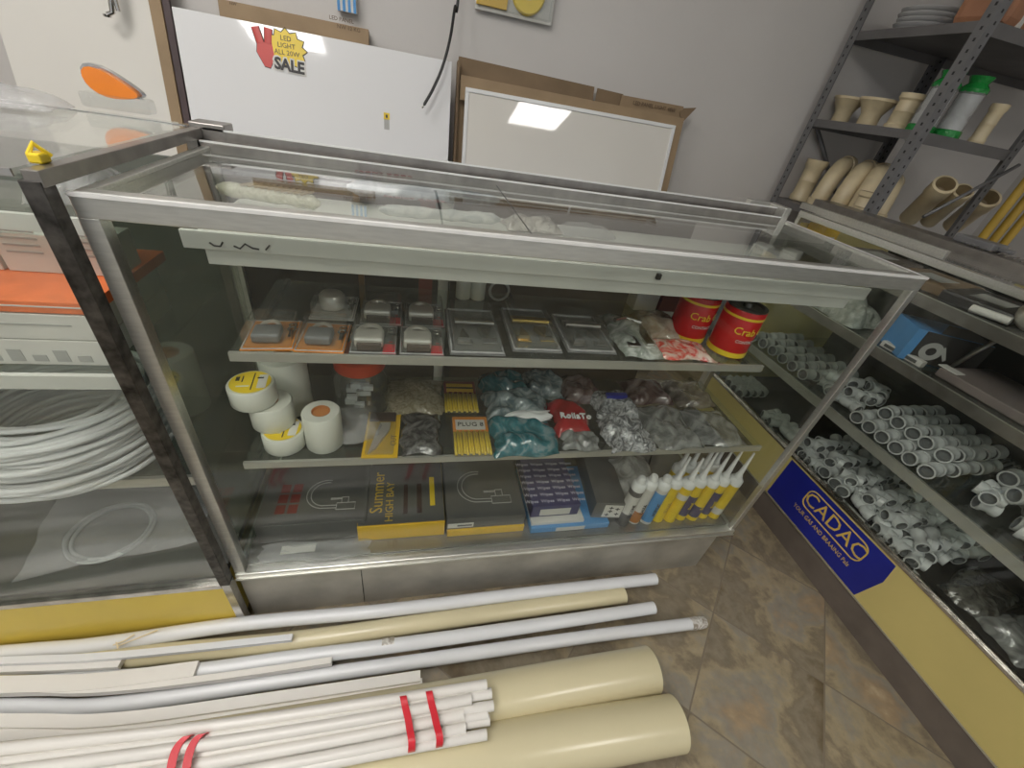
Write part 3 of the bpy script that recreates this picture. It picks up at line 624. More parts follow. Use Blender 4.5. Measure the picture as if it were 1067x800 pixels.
# handle packs
def handlepack(label, x, y, m, rz=0, w_=.098, d_=.17):
    t = thing('door_handle_pack', label, 'handle in blister pack', (x, y, Z2), rz, 'door handles in blister packs')
    box('backing_card', 'midcard', t, (-w_ / 2, w_ / 2, -d_ / 2, d_ / 2, 0, .0015))
    part('handle', m, t, lambda b: (b.box(-.034, -.006, -.055, -.035, .003, .006, .001), b.box(.012, .040, -.05, -.03, .003, .006, .001), b.prism([(-.032, -.05), (-.012, -.05), (-.022, -.015)], .012, 'Z', .004), b.prism([(.006, -.008), (.032, -.008), (.02, -.045)], .010, 'Z', .004), b.tube([(-.035, .012, .014), (.04, .01, .014)], .0065, 10), b.tube([(-.035, .032, .010), (.04, .030, .010)], .004, 8)))
    part('blister_rim', 'rim', t, lambda b: b.tube([(-w_ / 2 + .004, -d_ / 2 + .004, .004), (w_ / 2 - .004, -d_ / 2 + .004, .004), (w_ / 2 - .004, d_ / 2 - .004, .004), (-w_ / 2 + .004, d_ / 2 - .004, .004), (-w_ / 2 + .004, -d_ / 2 + .004, .004)], .0022, 8))
    part('blister', 'blister', t, lambda b: b.box(-w_ / 2 + .007, w_ / 2 - .007, -d_ / 2 + .007, d_ / 2 - .007, .002, .030, .007))
handlepack('chrome door handle set in a clear blister, first of the handles', .473, .132, 'chrome', .0)
handlepack('brass door handle set in a clear blister pack', .588, .148, 'brassy', -.02, .096)
handlepack('satin grey door handle set in a blister, right of the brass one', .698, .140, 'rail', -.03, .10, .15)
g = pillow('hinge_bag', bagmat('pale_green_film', (.24, .27, .24), (.55, .57, .54), 22), 'shiny clear pack with chrome latch and pale green print, right of the handles', 'plastic pack', .805, .135, Z2, .085, .17, .018, -.1, 70)
part('latch', 'chrome', g, lambda b: (b.box(-.03, -.004, -.07, -.03, .014, .02, .002), b.box(.01, .028, -.06, .02, .014, .022, .002), b.tube([(-.03, .03, .022), (.0, .045, .022), (.03, .03, .022)], .005, 8)))
pillow('sachet_bag', bagmat('beige_sachets', (.35, .27, .2), (.55, .5, .42), 20), 'beige clear bag behind the red sachets', 'plastic bag', .895, .185, Z2, .10, .11, .022, 0, 71)
g = pillow('red_sachet', bagmat('red_white_print', (.62, .05, .04), (.72, .60, .52), 34), 'red and white printed sachet lying left of the red tins', 'sachet', .898, .085, Z2, .115, .075, .012, -.05, 72)
# red tins
for i, (x, y, lb) in enumerate(((1.018, .100, 'red and yellow glue tin nearest the front glass'), (.950, .155, 'red and yellow glue tin standing just behind the other'))):
    t = thing('glue_tin', lb, 'glue tin', (x, y, Z2), 0, 'red glue tins')
    r = .040
    part('tin_body', 'redtin', t, lambda b: b.lathe([(0, .0005), (r - .001, .0005), (r, .002), (r, .100), (r - .0015, .102)], 32))
    part('yellow_band', 'yel', t, lambda b: (b.lathe([(r, .002), (r + .0006, .002), (r + .0006, .013), (r, .013)], 32), b.lathe([(r, .086), (r + .0006, .086), (r + .0006, .091), (r, .091)], 32)))
    part('lid', 'darkrail', t, lambda b: b.lathe([(r - .001, .102), (r - .001, .106), (r - .006, .106), (r - .008, .102), (.01, .102), (.008, .110), (0, .110)], 32))
    for s_, zz, sz in (('Crab G', .062, .022), ('CONTACT', .040, .009)):
        # lettering wrapped round the tin
        cu_ = text('lettering', s_, 'yel' if sz > .01 else 'label', t, sz, FRONT(0, 0, 0))
        for v_ in cu_.data.vertices:
            a = v_.co.x / r; zc = v_.co.z + zz; q = r + .0012 - v_.co.y * .5
            v_.co = (q * math.sin(a), -q * math.cos(a), zc)
# rolls and things standing behind on the top shelf
for i, x in enumerate((.468, .500)):
    o = part('white_roll', 'tape', None, lambda b: b.lathe([(0, 0), (.016, 0), (.016, .095), (.012, .098), (0, .098)], 20)); o.location = (x, .285, Z2)
    tag(o, ('white upright roll just right of the black post at the back', 'second white upright roll, between the first and the ring')[i], 'roll', 'white rolls at the back of the top shelf')
o = part('rubber_ring', 'print', None, lambda b: b.tube([(.021 * math.cos(a), 0, .024 + .021 * math.sin(a)) for a in [2 * PI * q / 20 for q in range(21)]], .003, 8)); o.location = (.545, .275, Z2)
tag(o, 'grey ring standing on edge behind the first handle pack', 'ring')
o = part('white_carton', 'label', None, lambda b: b.box(-.03, .03, -.02, .02, 0, .115, .001)); o.location = (.905, .29, Z2); tag(o, 'tall white carton at the back left of the red tins', 'carton')
o = part('red_carton', 'maroon', None, lambda b: b.box(-.03, .03, -.02, .02, 0, .115, .001)); o.location = (.975, .292, Z2); tag(o, 'dark red carton standing behind the red tins', 'carton')
# ---------------------------------------------------------------- items on the white tray under the top glass
def longbag(name, label, cat, p0, p1, r, m, seed, writing=None, ribs=0):
    a = Vector(p0); c = Vector(p1); g = thing(name, label, cat, a)
    n = 14; rnd = random.Random(seed); d = c - a
    pts = [(d * (i / n)) + Vector((0, 0, r * .72)) for i in range(n + 1)]
    rr = [r * (.25 if i in (0, n) else .8 + rnd.uniform(-.12, .12)) * .85 for i in range(n + 1)]
    part('body', m, g, lambda b: b.tube(pts, [q * .8 for q in rr], 14, rx=None))
    return g, d
cr = bagmat('cream_screws', (.42, .42, .30), (.62, .62, .50), 60)
tf = bagmat('pale_sleeve', (.42, .45, .45), (.68, .69, .66), 20)
bl = bagmat('blue_grey_sleeve', (.16, .20, .25), (.42, .46, .50), 18)
def P(px, py, z=.9): return at(px, py, 'Z', z)
g, d = longbag('screw_sleeve', 'long clear sleeve of cream screws lying at the left under the top glass', 'plastic sleeve', P(228, 205), P(335, 222), .020, cr, 1)
part('screws', 'pvcin', g, lambda b: [b.tube([d * (q / 16) + Vector((-.006, -.012, .027)), d * (q / 16) + Vector((.008, .014, .027))], .0018, 6) for q in range(5, 15)])
g, d = longbag('door_sleeve', 'clear sleeve with blue-grey ribbed part and red printed header, under the glass, behind', 'plastic sleeve', P(362, 205), P(520, 218), .024, bl, 2)
part('ribs', 'blue', g, lambda b: [b.ring(d * q + Vector((0, 0, .022)), d, .0245, .019, 16) for q in (.07, .11, .15)])
text('lettering', 'FRONT DOOR', 'maroon', g, .016, frame(d * .22 + Vector((0, .012, .044)), d, (-d.y, d.x, .0)))
g, d = longbag('door_sleeve', 'clear sleeve with black and red printed header, nearer the front edge', 'plastic sleeve', P(395, 226), P(520, 236), .018, tf, 3)
text('lettering', 'FRONT DOOR', 'maroon', g, .016, frame(d * .28 + Vector((0, .0, .034)), d, (-d.y, d.x, .0)))
pillow('parts_bag', bagmat('mixed_grey_brown', (.25, .23, .2), (.52, .50, .46), 45), 'grey-brown bag of small parts in the middle under the top glass', 'plastic bag', P(555, 232).x, P(555, 232).y, ZT, .11, .06, .022, .1, 81)
pillow('parts_bag', 'film', 'flat clear bag right of the grey-brown bag under the top glass', 'plastic bag', P(610, 238).x, P(610, 238).y, ZT, .12, .06, .015, .1, 82)
for i, (px, py) in enumerate(((795, 258), (825, 264))):
    q = P(px, py); o = part('small_carton', 'label', None, lambda b: b.box(-.022, .022, -.018, .018, 0, .02, .003)); o.location = (q.x, q.y, ZT); o.rotation_euler = (0, 0, .5)
    tag(o, 'small pale carton under the right end of the top glass, %s of two' % ('left', 'right')[i], 'carton', 'small cartons under the top glass')
# ---------------------------------------------------------------- boards and boxes leaning on the back wall
TL = math.radians(12)
def leaner(name, label, cat, x0, x1, ztop, ytop, thick, m, zb=.02):
    """a board leaning on the wall: local x along it, y up its face, z towards the shop"""
    n = Vector((0, -math.cos(TL), math.sin(TL))); u = Vector((0, math.sin(TL), math.cos(TL)))
    Ln = (ztop - zb) / math.cos(TL); base = Vector(((x0 + x1) / 2, ytop, ztop)) - u * Ln
    o = bpy.data.objects.new(name, None); COL.objects.link(o); o.matrix_basis = frame(base, (1, 0, 0), u)
    tag(o, label, cat); return o, (x1 - x0) / 2, Ln
def lp(px, py, o, off=0):
    """pixel -> the leaning board's own (x, y)"""
    Mx = o.matrix_basis; n = Mx.to_3x3() @ Vector((0, 0, 1)); p0 = Mx.translation + n * off
    d = CR @ Vector(((px - 533.5) / FPX, -(py - 400) / FPX, -1)); p = CC + d * ((p0 - CC).dot(n) / d.dot(n))
    return Mx.inverted() @ p
# big white board with sale sticker
o, hw, Ln = leaner('glossy_board', 'wide glossy white board with a red and yellow sale sticker, leaning on the wall', 'white board', -.282, .475, 1.152, 1.10, .012, 'board')
box('panel', 'board', o, (-hw, hw, 0, Ln, -.012, 0), .001)
c = lp(292, 53, o)
s = box('sale_sticker', 'label', o, (c.x - .001, c.x + .001, c.y - .001, c.y + .001, 0, .0004))
def star(b, cx, cy, r1, r2, n, z0, h, sx=1.15):
    pts = [(cx + sx * (r1 if k % 2 == 0 else r2) * math.cos(PI * k / n), cy + (r1 if k % 2 == 0 else r2) * math.sin(PI * k / n)) for k in range(2 * n)]
    b.prism(pts, h, 'Z', z0)
part('starburst', 'ink', s, lambda b: star(b, c.x + .018, c.y + .008, .050, .040, 12, .0005, .0005))
part('starburst', 'yel', s, lambda b: star(b, c.x + .018, c.y + .008, .047, .037, 12, .001, .0004))
def hand(b, g_=0):
    b.prism([(c.x - .062 - g_, c.y - .012), (c.x - .045, c.y - .044 - g_), (c.x - .030, c.y - .046 - g_), (c.x - .016 + g_, c.y - .02), (c.x - .020 + g_, c.y + .014), (c.x - .058 - g_, c.y + .012)], .0005, 'Z', .0014 - (g_ > 0) * .0005)
    for (x0, y0, x1, y1) in ((-.050, .01, -.060, .046), (-.030, .012, -.026, .048)):
        b.tube([(c.x + x0, c.y + y0, .001), (c.x + x1, c.y + y1, .001)], .0095 + g_, 10); 
hh = MB(); hand(hh, .002); hh.bm.transform(Matrix.Diagonal((1, 1, .16, 1))); hh.build('hand_outline', 'ink', s)
hh = MB(); hand(hh); hh.bm.transform(Matrix.Translation((0, 0, .0012)) @ Matrix.Diagonal((1, 1, .12, 1))); hh.build('hand_print', mat('red_hand_print', (.60, .07, .06), .4), s)
text('lettering', 'SALE', 'label', s, .042, Matrix.Translation((c.x + .022, c.y - .034, .0018)) @ Matrix.Rotation(-.04, 4, 'Z'), xs=.95, ext=.0003, bold=.0045)
text('lettering', 'SALE', 'ink', s, .040, Matrix.Translation((c.x + .022, c.y - .034, .0024)) @ Matrix.Rotation(-.04, 4, 'Z'), xs=.95, ext=.0003, bold=.0016)
text('lettering', 'LED\nLIGHT\nALL 20W', 'brownink', s, .017, Matrix.Translation((c.x + .018, c.y + .014, .0018)), ext=.0003)
c2 = lp(403, 126, o)
t = box('price_tag', 'print', o, (c2.x - .008, c2.x + .008, c2.y - .024, c2.y + .02, 0, .001))
box('yellow_tag', 'yel', t, (c2.x - .009, c2.x + .009, c2.y + .004, c2.y + .022, .001, .0018))
box('tag_print', 'ink', t, (c2.x - .003, c2.x + .003, c2.y + .008, c2.y + .017, .0018, .0022))
# cardboard box behind it
g, hw, Ln = leaner('flat_cardboard_carton', 'brown cardboard carton showing above the wide white board', 'cardboard box', -.185, .222, 1.192, 1.165, .03, 'cardboard')
box('carton', 'cardboard', g, (-hw, hw, 0, Ln, -.028, 0), .001)
q = lp(352, 18, g); text('lettering', 'LED PANEL', 'brownink', g, .014, Matrix.Translation((q.x + .01, q.y - .004, .0008))); text('lettering', 'NW 12 KG', 'brownink', g, .014, Matrix.Translation((q.x + .03, q.y - .022, .0008)))
q = lp(243, 4, g); text('lettering', 'NW', 'brownink', g, .010, Matrix.Translation((q.x, q.y, .0008)))
# blue striped pack on top
g = thing('striped_pack', 'small blue and white striped pack on the wall above the cardboard carton', 'pack', at(362, 13, 'Y', 1.18))
box('pack', 'label', g, (-.028, .028, -.012, .012, 0, .06), .001)
part('stripes', 'bluebox', g, lambda b: [b.box(-.026 + k * .015, -.018 + k * .015, -.0128, -.012, .0, .06) for k in range(4)])
# LED panel in carton
g, hw, Ln = leaner('open_carton', 'open brown cardboard carton leaning on the wall with torn top flaps', 'cardboard box', .500, 1.350, 1.105, 1.135, .03, 'cardboard')
A = [lp(475, 55, g), lp(484, 88, g), lp(705, 128, g), lp(720, 97, g)]
box('carton_back', 'cardboard', g, (-hw, hw, 0, Ln + .012, -.030, -.026))
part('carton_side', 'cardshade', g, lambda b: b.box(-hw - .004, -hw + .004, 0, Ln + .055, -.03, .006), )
part('carton_side', 'cardboard', g, lambda b: b.box(hw - .045, hw + .002, 0, Ln + .005, -.025, .0035))
def quadflap(b, pts, z0, z1, th=.003):
    b.hexa([(p[0], p[1], z) for p, z in zip(pts, (z0, z0, z1, z1))], [(p[0], p[1], z + th) for p, z in zip(pts, (z0, z0, z1, z1))])
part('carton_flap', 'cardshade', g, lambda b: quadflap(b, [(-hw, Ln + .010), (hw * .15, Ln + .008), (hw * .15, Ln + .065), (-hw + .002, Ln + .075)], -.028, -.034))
part('carton_flap', 'cardboard', g, lambda b: quadflap(b, [(-hw * .98, Ln - .05), (hw, Ln - .04), (hw, Ln + .014), (-hw * .98, Ln + .018)], .001, .004))
part('carton_flap', 'cardboard', g, lambda b: quadflap(b, [(hw * .38, Ln + .010), (hw * .98, Ln + .012), (hw * .98, Ln + .052), (hw * .38, Ln + .050)], -.012, -.004))
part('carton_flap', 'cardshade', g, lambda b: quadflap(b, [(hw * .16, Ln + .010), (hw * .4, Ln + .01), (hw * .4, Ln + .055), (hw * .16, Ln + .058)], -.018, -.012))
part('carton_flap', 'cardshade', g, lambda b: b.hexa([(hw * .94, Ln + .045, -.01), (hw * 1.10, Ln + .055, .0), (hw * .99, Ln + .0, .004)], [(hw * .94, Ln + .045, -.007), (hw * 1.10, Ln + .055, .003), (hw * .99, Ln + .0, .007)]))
text('lettering', 'LED PANEL LIGHT 48W', 'brownink', g, .017, Matrix.Translation((hw * .7, Ln + .034, .0)))
g2 = bpy.data.objects.new('led_panel', None); COL.objects.link(g2); g2.matrix_basis = g.matrix_basis.copy(); tag(g2, 'white light panel with slim frame standing in the open cardboard carton', 'light panel')
a1, a2 = lp(485, 91, g, .008), lp(704, 128, g, .008)
x0, x1, yt = a1.x, a2.x, a1.y
box('diffuser', 'panelwhite', g2, (x0 + .012, x1 - .012, .012, yt - .012, .004, .012))
part('panel_frame', 'white', g2, lambda b: (b.box(x0, x1, yt - .012, yt, .004, .016, .001), b.box(x0, x0 + .012, 0, yt - .012, .004, .016, .001), b.box(x1 - .012, x1, 0, yt - .012, .004, .016, .001), b.box(x0 + .012, x1 - .012, 0, .012, .004, .016)))
# left cream panel
g, hw, Ln = leaner('framed_panel', 'cream-white panel in a narrow cardboard edge, behind the left counter', 'white panel', -.705, -.345, 1.30, 1.16, .02, 'panelwhite')
box('panel', 'panelwhite', g, (-hw, hw, 0, Ln, -.012, .0), .001)
box('cardboard_edge', 'cardboard', g, (hw + .001, hw + .030, 0, Ln, -.012, .006))
box('purple_edge', 'cardin', g, (hw + .031, hw + .048, 0, Ln, -.012, .0))
# chrome hook on it
q = at(122, 14, 'Y', 1.10)
g = thing('chrome_fitting', 'chrome pull hanging at the top edge in front of the cream panel', 'hook', (q.x, 1.085, q.z))
part('hook', 'chrome', g, lambda b: (b.tube([(0, 0, .12), (.004, -.003, .03), (.0, -.006, .0), (-.012, -.008, -.006)], .006, 10), b.tube([(.014, 0, .12), (.012, 0, .005)], .005, 10), b.lathe([(0, 0), (.008, 0), (.009, .006), (0, .008)], 12, Matrix.Translation((-.014, -.008, -.012)))))
# orange indicator lamp in packet
q = at(112, 97, 'Y', .41)
g = thing('indicator_lamp', 'orange teardrop indicator lamp in clear packaging on the left counter', 'indicator lamp', (q.x + .01, .425, LH + .004))
prof = []
def lens(b, s_, y, h, z0):
    n = 20; pts = []
    for k in range(n):
        a = 2 * PI * k / n; x = .036 * math.cos(a); z = .0168 * math.sin(a) * (1.05 - .5 * (x / .036)) - .0035 * (x / .036) * 2.4 + .006
        pts.append((x * s_, z * s_ + z0))
    b.prism(pts, -h, 'Y', y)
part('housing', 'chrome', g, lambda b: lens(b, 1.12, .0, .012, .030))
ll = part('lens', 'lens', g, lambda b: lens(b, 1.0, -.012, .008, .029))
part('packaging', 'blister', g, lambda b: b.box(-.050, .048, -.024, .006, 0, .022, .004))
# crumpled clear wrap at far left on counter
q = at(25, 105, 'Z', LH)
pillow('clear_wrap', 'film', 'crumpled clear plastic wrap on the left counter top by the edge of the photo', 'plastic wrap', -.28, .33, LH + .001, .20, .09, .022, .1, 91)
# black cable on the wall
pts = [at(478, -8, 'Y', 1.14), at(474, 8, 'Y', 1.12), at(469, 40, 'Y', 1.085), at(461, 70, 'Y', 1.06), at(451, 93, 'Y', 1.045), at(442, 109, 'Y', 1.035)]
pts = [Vector((pts[0].x + .03, 1.18, 2.39)), Vector((pts[0].x + .02, 1.18, 1.8))] + pts
# smooth
g = part('hanging_cable', 'cable', None, lambda b: b.tube(cr_spline(pts), .0045, 8)); tag(g, 'thin black cable hanging loose down the back wall', 'cable')
e = MB(); a = pts[-1]; e.tube([a, a + (pts[-1] - pts[-2]).normalized() * .012], .0025, 8); e.build('copper_end', 'chrome', g)
# packet on the wall
q0 = at(495, 6, 'Y', 1.17); q1 = at(575, 27, 'Y', 1.17)
g = thing('hanging_packet', 'white and yellow blister packet with a round yellow disc, hung on the wall', 'packet', ((q0.x + q1.x) / 2, 1.185, q1.z))
hw = (q1.x - q0.x) / 2
box('card', 'label', g, (-hw, hw, -.004, .0, 0, .16), .001)
part('yellow_disc', 'yel', g, lambda b: b.lathe([(.018, 0), (.052, 0), (.055, .006), (.050, .012), (.018, .012)], 28, Matrix.Translation((hw * .3, -.004, .065)) @ Matrix.Rotation(PI / 2, 4, 'X')))
box('yellow_block', 'yelbox', g, (-hw + .004, -hw * .2, -.012, -.004, .012, .07), .002)
part('blister', 'blister', g, lambda b: b.box(-hw + .006, hw - .006, -.022, -.004, .006, .14, .006))
# ---------------------------------------------------------------- slotted steel rack
RX0, RX1, RY0, RY1 = 1.925, 2.38, .70, 1.17
rk = thing('storage_rack', 'grey slotted steel storage rack in the far right corner', 'storage rack', (RX0, RY1, 0))
def angle(b, x, y, sx, sy, z0, z1, w_=.032):
    b.box(min(x, x + sx * w_), max(x, x + sx * w_), min(y, y + sy * .002), max(y, y + sy * .002), z0, z1)
    b.box(min(x, x + sx * .002), max(x, x + sx * .002), min(y + sy * .002, y + sy * w_), max(y + sy * .002, y + sy * w_), z0, z1)
for x, y, sx, sy in ((RX0, RY0, 1, 1), (RX0, RY1, 1, -1), (RX1, RY0, -1, 1), (RX1, RY1, -1, -1)):
    u = part('upright', 'rackm', rk, lambda b: angle(b, x, y, sx, sy, 0, 2.2), True)
    hb = MB()
    z = .85
    while z < 1.75:
        hb.box(min(x, x + sx * .002) - .0007 , max(x, x + sx * .002) + .0007, y + sy * .014 - .003, y + sy * .014 + .003, z, z + .008)
        hb.box(x + sx * .018 - .003, x + sx * .018 + .003, min(y, y + sy * .002) - .0007, max(y, y + sy * .002) + .0007, z + .012, z + .020)
        z += .026
    h_ = hb.build('bolt_slots', 'hole', u); h_.location = (-RX0, -RY1, 0)
RZ = (.905, 1.200, 1.470)
for i, z in enumerate(RZ):
    x1 = RX1 + (.55 if i == 2 else 0)
    part('shelf', 'rackd', rk, lambda b: (b.box(RX0 + .003, x1 - .003, RY0 + .003, RY1 - .003, z - .004, z), b.box(RX0 + .003, x1 - .003, RY0 + .003, RY0 + .006, z - .032, z - .004), b.box(RX0 + .003, RX0 + .006, RY0 + .006, RY1 - .003, z - .026, z - .004), b.box(RX0 + .003, x1 - .003, RY1 - .006, RY1 - .003, z - .032, z - .004)), True)
part('brace', 'rackm', rk, lambda b: b.tube([at(1062, 172, 'Y', RY0 - .005), at(962, 226, 'Y', RY0 - .005)], .006, 6), True)
part('brace', 'rackm', rk, lambda b: b.tube([(RX0 + .05, RY1 + .005, 1.18), (RX1 - .1, RY1 + .005, .93)], .008, 6), True)
# items on rack
def adapter(label, x, y, z, s_=1, flip=False, grp=None, rx=0):
    t = thing('flared_adapter', label, 'pipe fitting', (x, y, z), 0, grp)
    part('body', 'cream', t, lambda b: b.lathe([(0, .0), (.030 * s_, 0), (.031 * s_, .006), (.031 * s_, .035), (.036 * s_, .045), (.052 * s_, .072), (.056 * s_, .076), (.056 * s_, .084), (.050 * s_, .085)], 28))
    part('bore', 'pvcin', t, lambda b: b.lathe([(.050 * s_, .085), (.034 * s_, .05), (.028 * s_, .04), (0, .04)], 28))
    return t
def coupler(label, x, y, z, r, h, grp=None):
    t = thing('pipe_coupling', label, 'pipe coupling', (x, y, z), 0, grp)
    part('body', 'cream', t, lambda b: b.lathe([(r * .9, 0), (r, .003), (r, h * .12), (r * .88, h * .16), (r * .88, h * .48), (r * .93, h * .5), (r * .88, h * .53), (r * .88, h * .80), (r * 1.04, h * .86), (r * 1.04, h), (r * .86, h)], 26))
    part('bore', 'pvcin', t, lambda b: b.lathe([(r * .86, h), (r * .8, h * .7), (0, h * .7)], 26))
    return t
adapter('flared cream drain adapter nearest the wall on the middle rack shelf', 2.02, 1.12, RZ[1] + .001)
adapter('flared cream drain adapter, second from the wall on the middle rack shelf', 2.02, .995, RZ[1] + .001, 1.08)
coupler('tall cream coupling standing between the adapters and the green bags', 2.03, .885, RZ[1] + .001, .036, .105)
for i, (x, y) in enumerate(((2.035, .80), (2.125, .775))):
    g = thing('bagged_coupling', ('white couplings in a clear green-printed bag beside the tall cream coupling', 'green-printed bagged coupling just behind the near rack upright')[i], 'bagged fitting', (x, y, RZ[1] + .001), 0, 'bagged couplings on the rack')
    part('coupling', 'fit', g, lambda b: b.lathe([(.03, .002), (.033, .004), (.033, .05), (.029, .055), (.029, .066), (.032, .07), (.032, .12), (.0, .121)], 24))
    part('bag', 'film', g, lambda b: b.lathe([(0, .0012), (.036, .0012), (.038, .03), (.035, .09), (.037, .13), (.012, .150), (.010, .152)], 12))
    part('green_print', 'filmgreen', g, lambda b: b.lathe([(.0365, .001), (.040, .002), (.0395, .020), (.037, .022)], 12)); part('green_print', 'filmgreen', g, lambda b: b.lathe([(.038, .125), (.040, .135), (.026, .150), (.034, .168), (.005, .172)], 9))
coupler('slim cream fitting standing right of the near rack upright', 2.26, .765, RZ[1] + .001, .024, .115)
# bends on the lower shelf
def bend(label, x, y, z, rz, s_=1):
    t = thing('pipe_bend', label, 'pipe bend', (x, y, z), rz, 'cream pipe bends on the lower rack shelf')
    arc = [Vector((.085 * s_ * (1 - math.cos(a)), .03 * s_ * (1 - math.cos(a)), .012 + .145 * s_ * math.sin(a))) for a in [PI * .5 * q / 10 for q in range(11)]]
    part('body', 'cream', t, lambda b: (b.tube([Vector((0, 0, 0))] + arc, .033 * s_, 20)))
    part('socket_rim', 'cream', t, lambda b: b.lathe([(.034 * s_, .0), (.039 * s_, .002), (.039 * s_, .028), (.034 * s_, .032)], 22)); part('socket_rim', 'cream', t, lambda b: (b.lathe([(.034 * s_, .0), (.038 * s_, .002), (.038 * s_, .022), (.034 * s_, .024)], 22, Matrix.Translation(arc[-1]) @ Matrix.Rotation(PI / 2, 4, 'Y'))))
    return t
coupler('cream coupling standing at the wall end of the lower rack shelf', 2.02, 1.12, RZ[0] + .001, .040, .16)
bend('cream bend next to the wall-end coupling', 2.02, 1.020, RZ[0] + .001, .15)
bend('cream bend, second from the wall-end coupling', 2.03, .930, RZ[0] + .001, .15)
bend('largest cream bend, third from the wall-end coupling', 2.05, .862, RZ[0] + .001, .3, 1.0)
coupler('short cream coupling standing in front of the bends', 1.995, .795, RZ[0] + .001, .038, .10)
bend('shaded cream bend in the back row left', 2.15, .95, RZ[0] + .001, .5, .9)
bend('shaded cream bend in the back row right', 2.15, .85, RZ[0] + .001, .5, .85)
def socket(label, c0, dirv, r, ln):
    t = thing('socket_pipe', label, 'socket pipe', c0, 0, 'cream socket pipes lying on the rack')
    dv = Vector(dirv).normalized(); mx = dv.to_track_quat('Z', 'Y').to_matrix().to_4x4()
    part('pipe', 'cream', t, lambda b: b.lathe([(r * .78, -.002), (r, 0), (r, .05), (r * .9, .058), (r * .88, ln), (0, ln)], 26, mx))
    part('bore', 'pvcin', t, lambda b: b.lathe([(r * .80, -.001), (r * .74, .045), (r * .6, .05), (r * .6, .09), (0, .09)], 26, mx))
for i, (px, py, rr) in enumerate(((985, 192, .038), (1004, 199, .032), (1030, 206, .040))):
    q = at(px, py, 'Y', .735 - .01 * i); 
    socket('%s open cream socket pipe end facing out on the lower rack shelf' % ['left', 'middle', 'right'][i], q, (.42, .5, -.65), rr, (q.z - RZ[0] - .03) / .71)
for i in range(3):
    q = at(1010 + i * 26, 200, 'Y', .66)
    a = at(1031 + i * 14, 238, 'Y', .60); c = at(1100 + i * 16, 150, 'Y', .60)
    o = part('conduit', 'yellowtube', None, lambda b: b.tube([a + (a - c) * ((a.z - .02) / (c.z - a.z)), c + (c - a) * .9], .013, 12)); tag(o, 'ochre yellow conduit standing on the floor, leaning right of the rack, %s of three' % ['left', 'middle', 'right'][i], 'conduit', 'yellow conduits by the rack')
# top shelf items
for i in range(5):
    o = part('white_ring_plate', 'plate', None, lambda b: b.lathe([(0, 0), (.07, 0), (.092, .010), (.094, .013), (.088, .012), (.066, .004), (0, .004)], 32)); o.location = (2.07, 1.02 + .004 * (i % 2), RZ[2] + .001 + i * .0135)
    tag(o, 'white moulded plate, %s of the stack on the top rack shelf' % ['bottom', 'second from bottom', 'middle', 'second from top', 'topmost'][i], 'plate', 'stack of white plates')
g = thing('brown_pack', 'orange-brown wrapped pack with pale strip on the top rack shelf', 'wrapped pack', (2.06, .80, RZ[2] + .001), .2)
box('wrapper', 'brownpack', g, (-.09, .24, -.07, .07, 0, .10), .02); box('pale_strip', 'label', g, (-.01, .01, -.0725, .0725, -.0, .1025), .001)
g = thing('red_pack', 'red pack at the top right edge on the rack', 'wrapped pack', (2.45, .80, RZ[2] + .001)); box('wrapper', 'redtin', g, (-.07, .2, -.06, .06, 0, .09), .012)
# ---------------------------------------------------------------- right counter
XR = 1.593; YE = .66; YN = -1.5; XB = 2.06
rc = thing('display_counter', 'right display counter with pale yellow panel running towards the camera', 'display counter', (XR, YE, 0))
W = True
part('kickboard', 'kick', rc, lambda b: b.box(XR + .004, XB, YN, YE, 0, .096), W)
part('yellow_panel', 'yellowr', rc, lambda b: b.box(XR, XB - .01, YN, YE, .096, .270), W)
part('panel_edge', 'alu', rc, lambda b: b.box(XR - .002, XR + .004, YN, YE, .092, .0965), W)
part('bottom_rail', 'chrome', rc, lambda b: (b.box(XR - .004, XR + .014, YN, YE, .270, .279, .001), b.box(XR + .002, XR + .014, YN, YE, .279, .285, .001)), W)
part('deck', 'dark', rc, lambda b: b.box(XR + .014, XB, YN, YE, .264, .276), W)
part('back_board', 'dark', rc, lambda b: b.box(XB - .012, XB, YN, YE, .276, .90), W)
part('end_board', 'yellowr', rc, lambda b: b.box(XR + .014, XB - .012, YE - .008, YE, .276, .90), W)
SZ = (.478, .694, .852)
for i, z in enumerate(SZ):
    x1 = XB - .012 if i != 2 else XR + .22
    s = part('shelf', 'shelfglass' if i < 2 else 'deck', rc, lambda b: b.box(XR + .012, x1, YN, YE - .01, z - .006, z), W)
    q = part('shelf_edge', ('edge', 'rail', 'rail')[i], s, lambda b: b.box(XR + .002, XR + .0125, YN, YE - .01, z - .026, z + .001)); q.location = (-XR, -YE, 0)
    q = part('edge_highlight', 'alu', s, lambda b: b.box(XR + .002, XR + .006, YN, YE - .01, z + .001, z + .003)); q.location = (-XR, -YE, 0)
part('front_glass', 'glass', rc, lambda b: b.box(XR - .004, XR + .0, YN, YE, .285, .925), W)
part('top_rail', 'alu', rc, lambda b: b.box(XR - .002, XR + .018, YN, .66, .917, .935, .001), W)
part('top_rail', 'alu', rc, lambda b: b.box(XR + .11, XR + .122, .27, .78, .925, .945, .001), W)
part('rear_top_rail', 'rail', rc, lambda b: (b.box(XR + .24, XR + .33, YN, .86, .915, .952, .002)), W)
part('top_glass', 'glass_dusty', rc, lambda b: b.box(XR + .018, XR + .24, YN, .66, .926, .931), W)
part('post', 'alu', rc, lambda b: b.box(XR, XR + .014, YE - .014, YE, .285, .917, .001), W)
part('diagonal_strut', 'rail', rc, lambda b: b.tube([at(985, 385, 'X', XR + .12), at(1042, 352, 'X', XR + .12)], .006, 8), W)
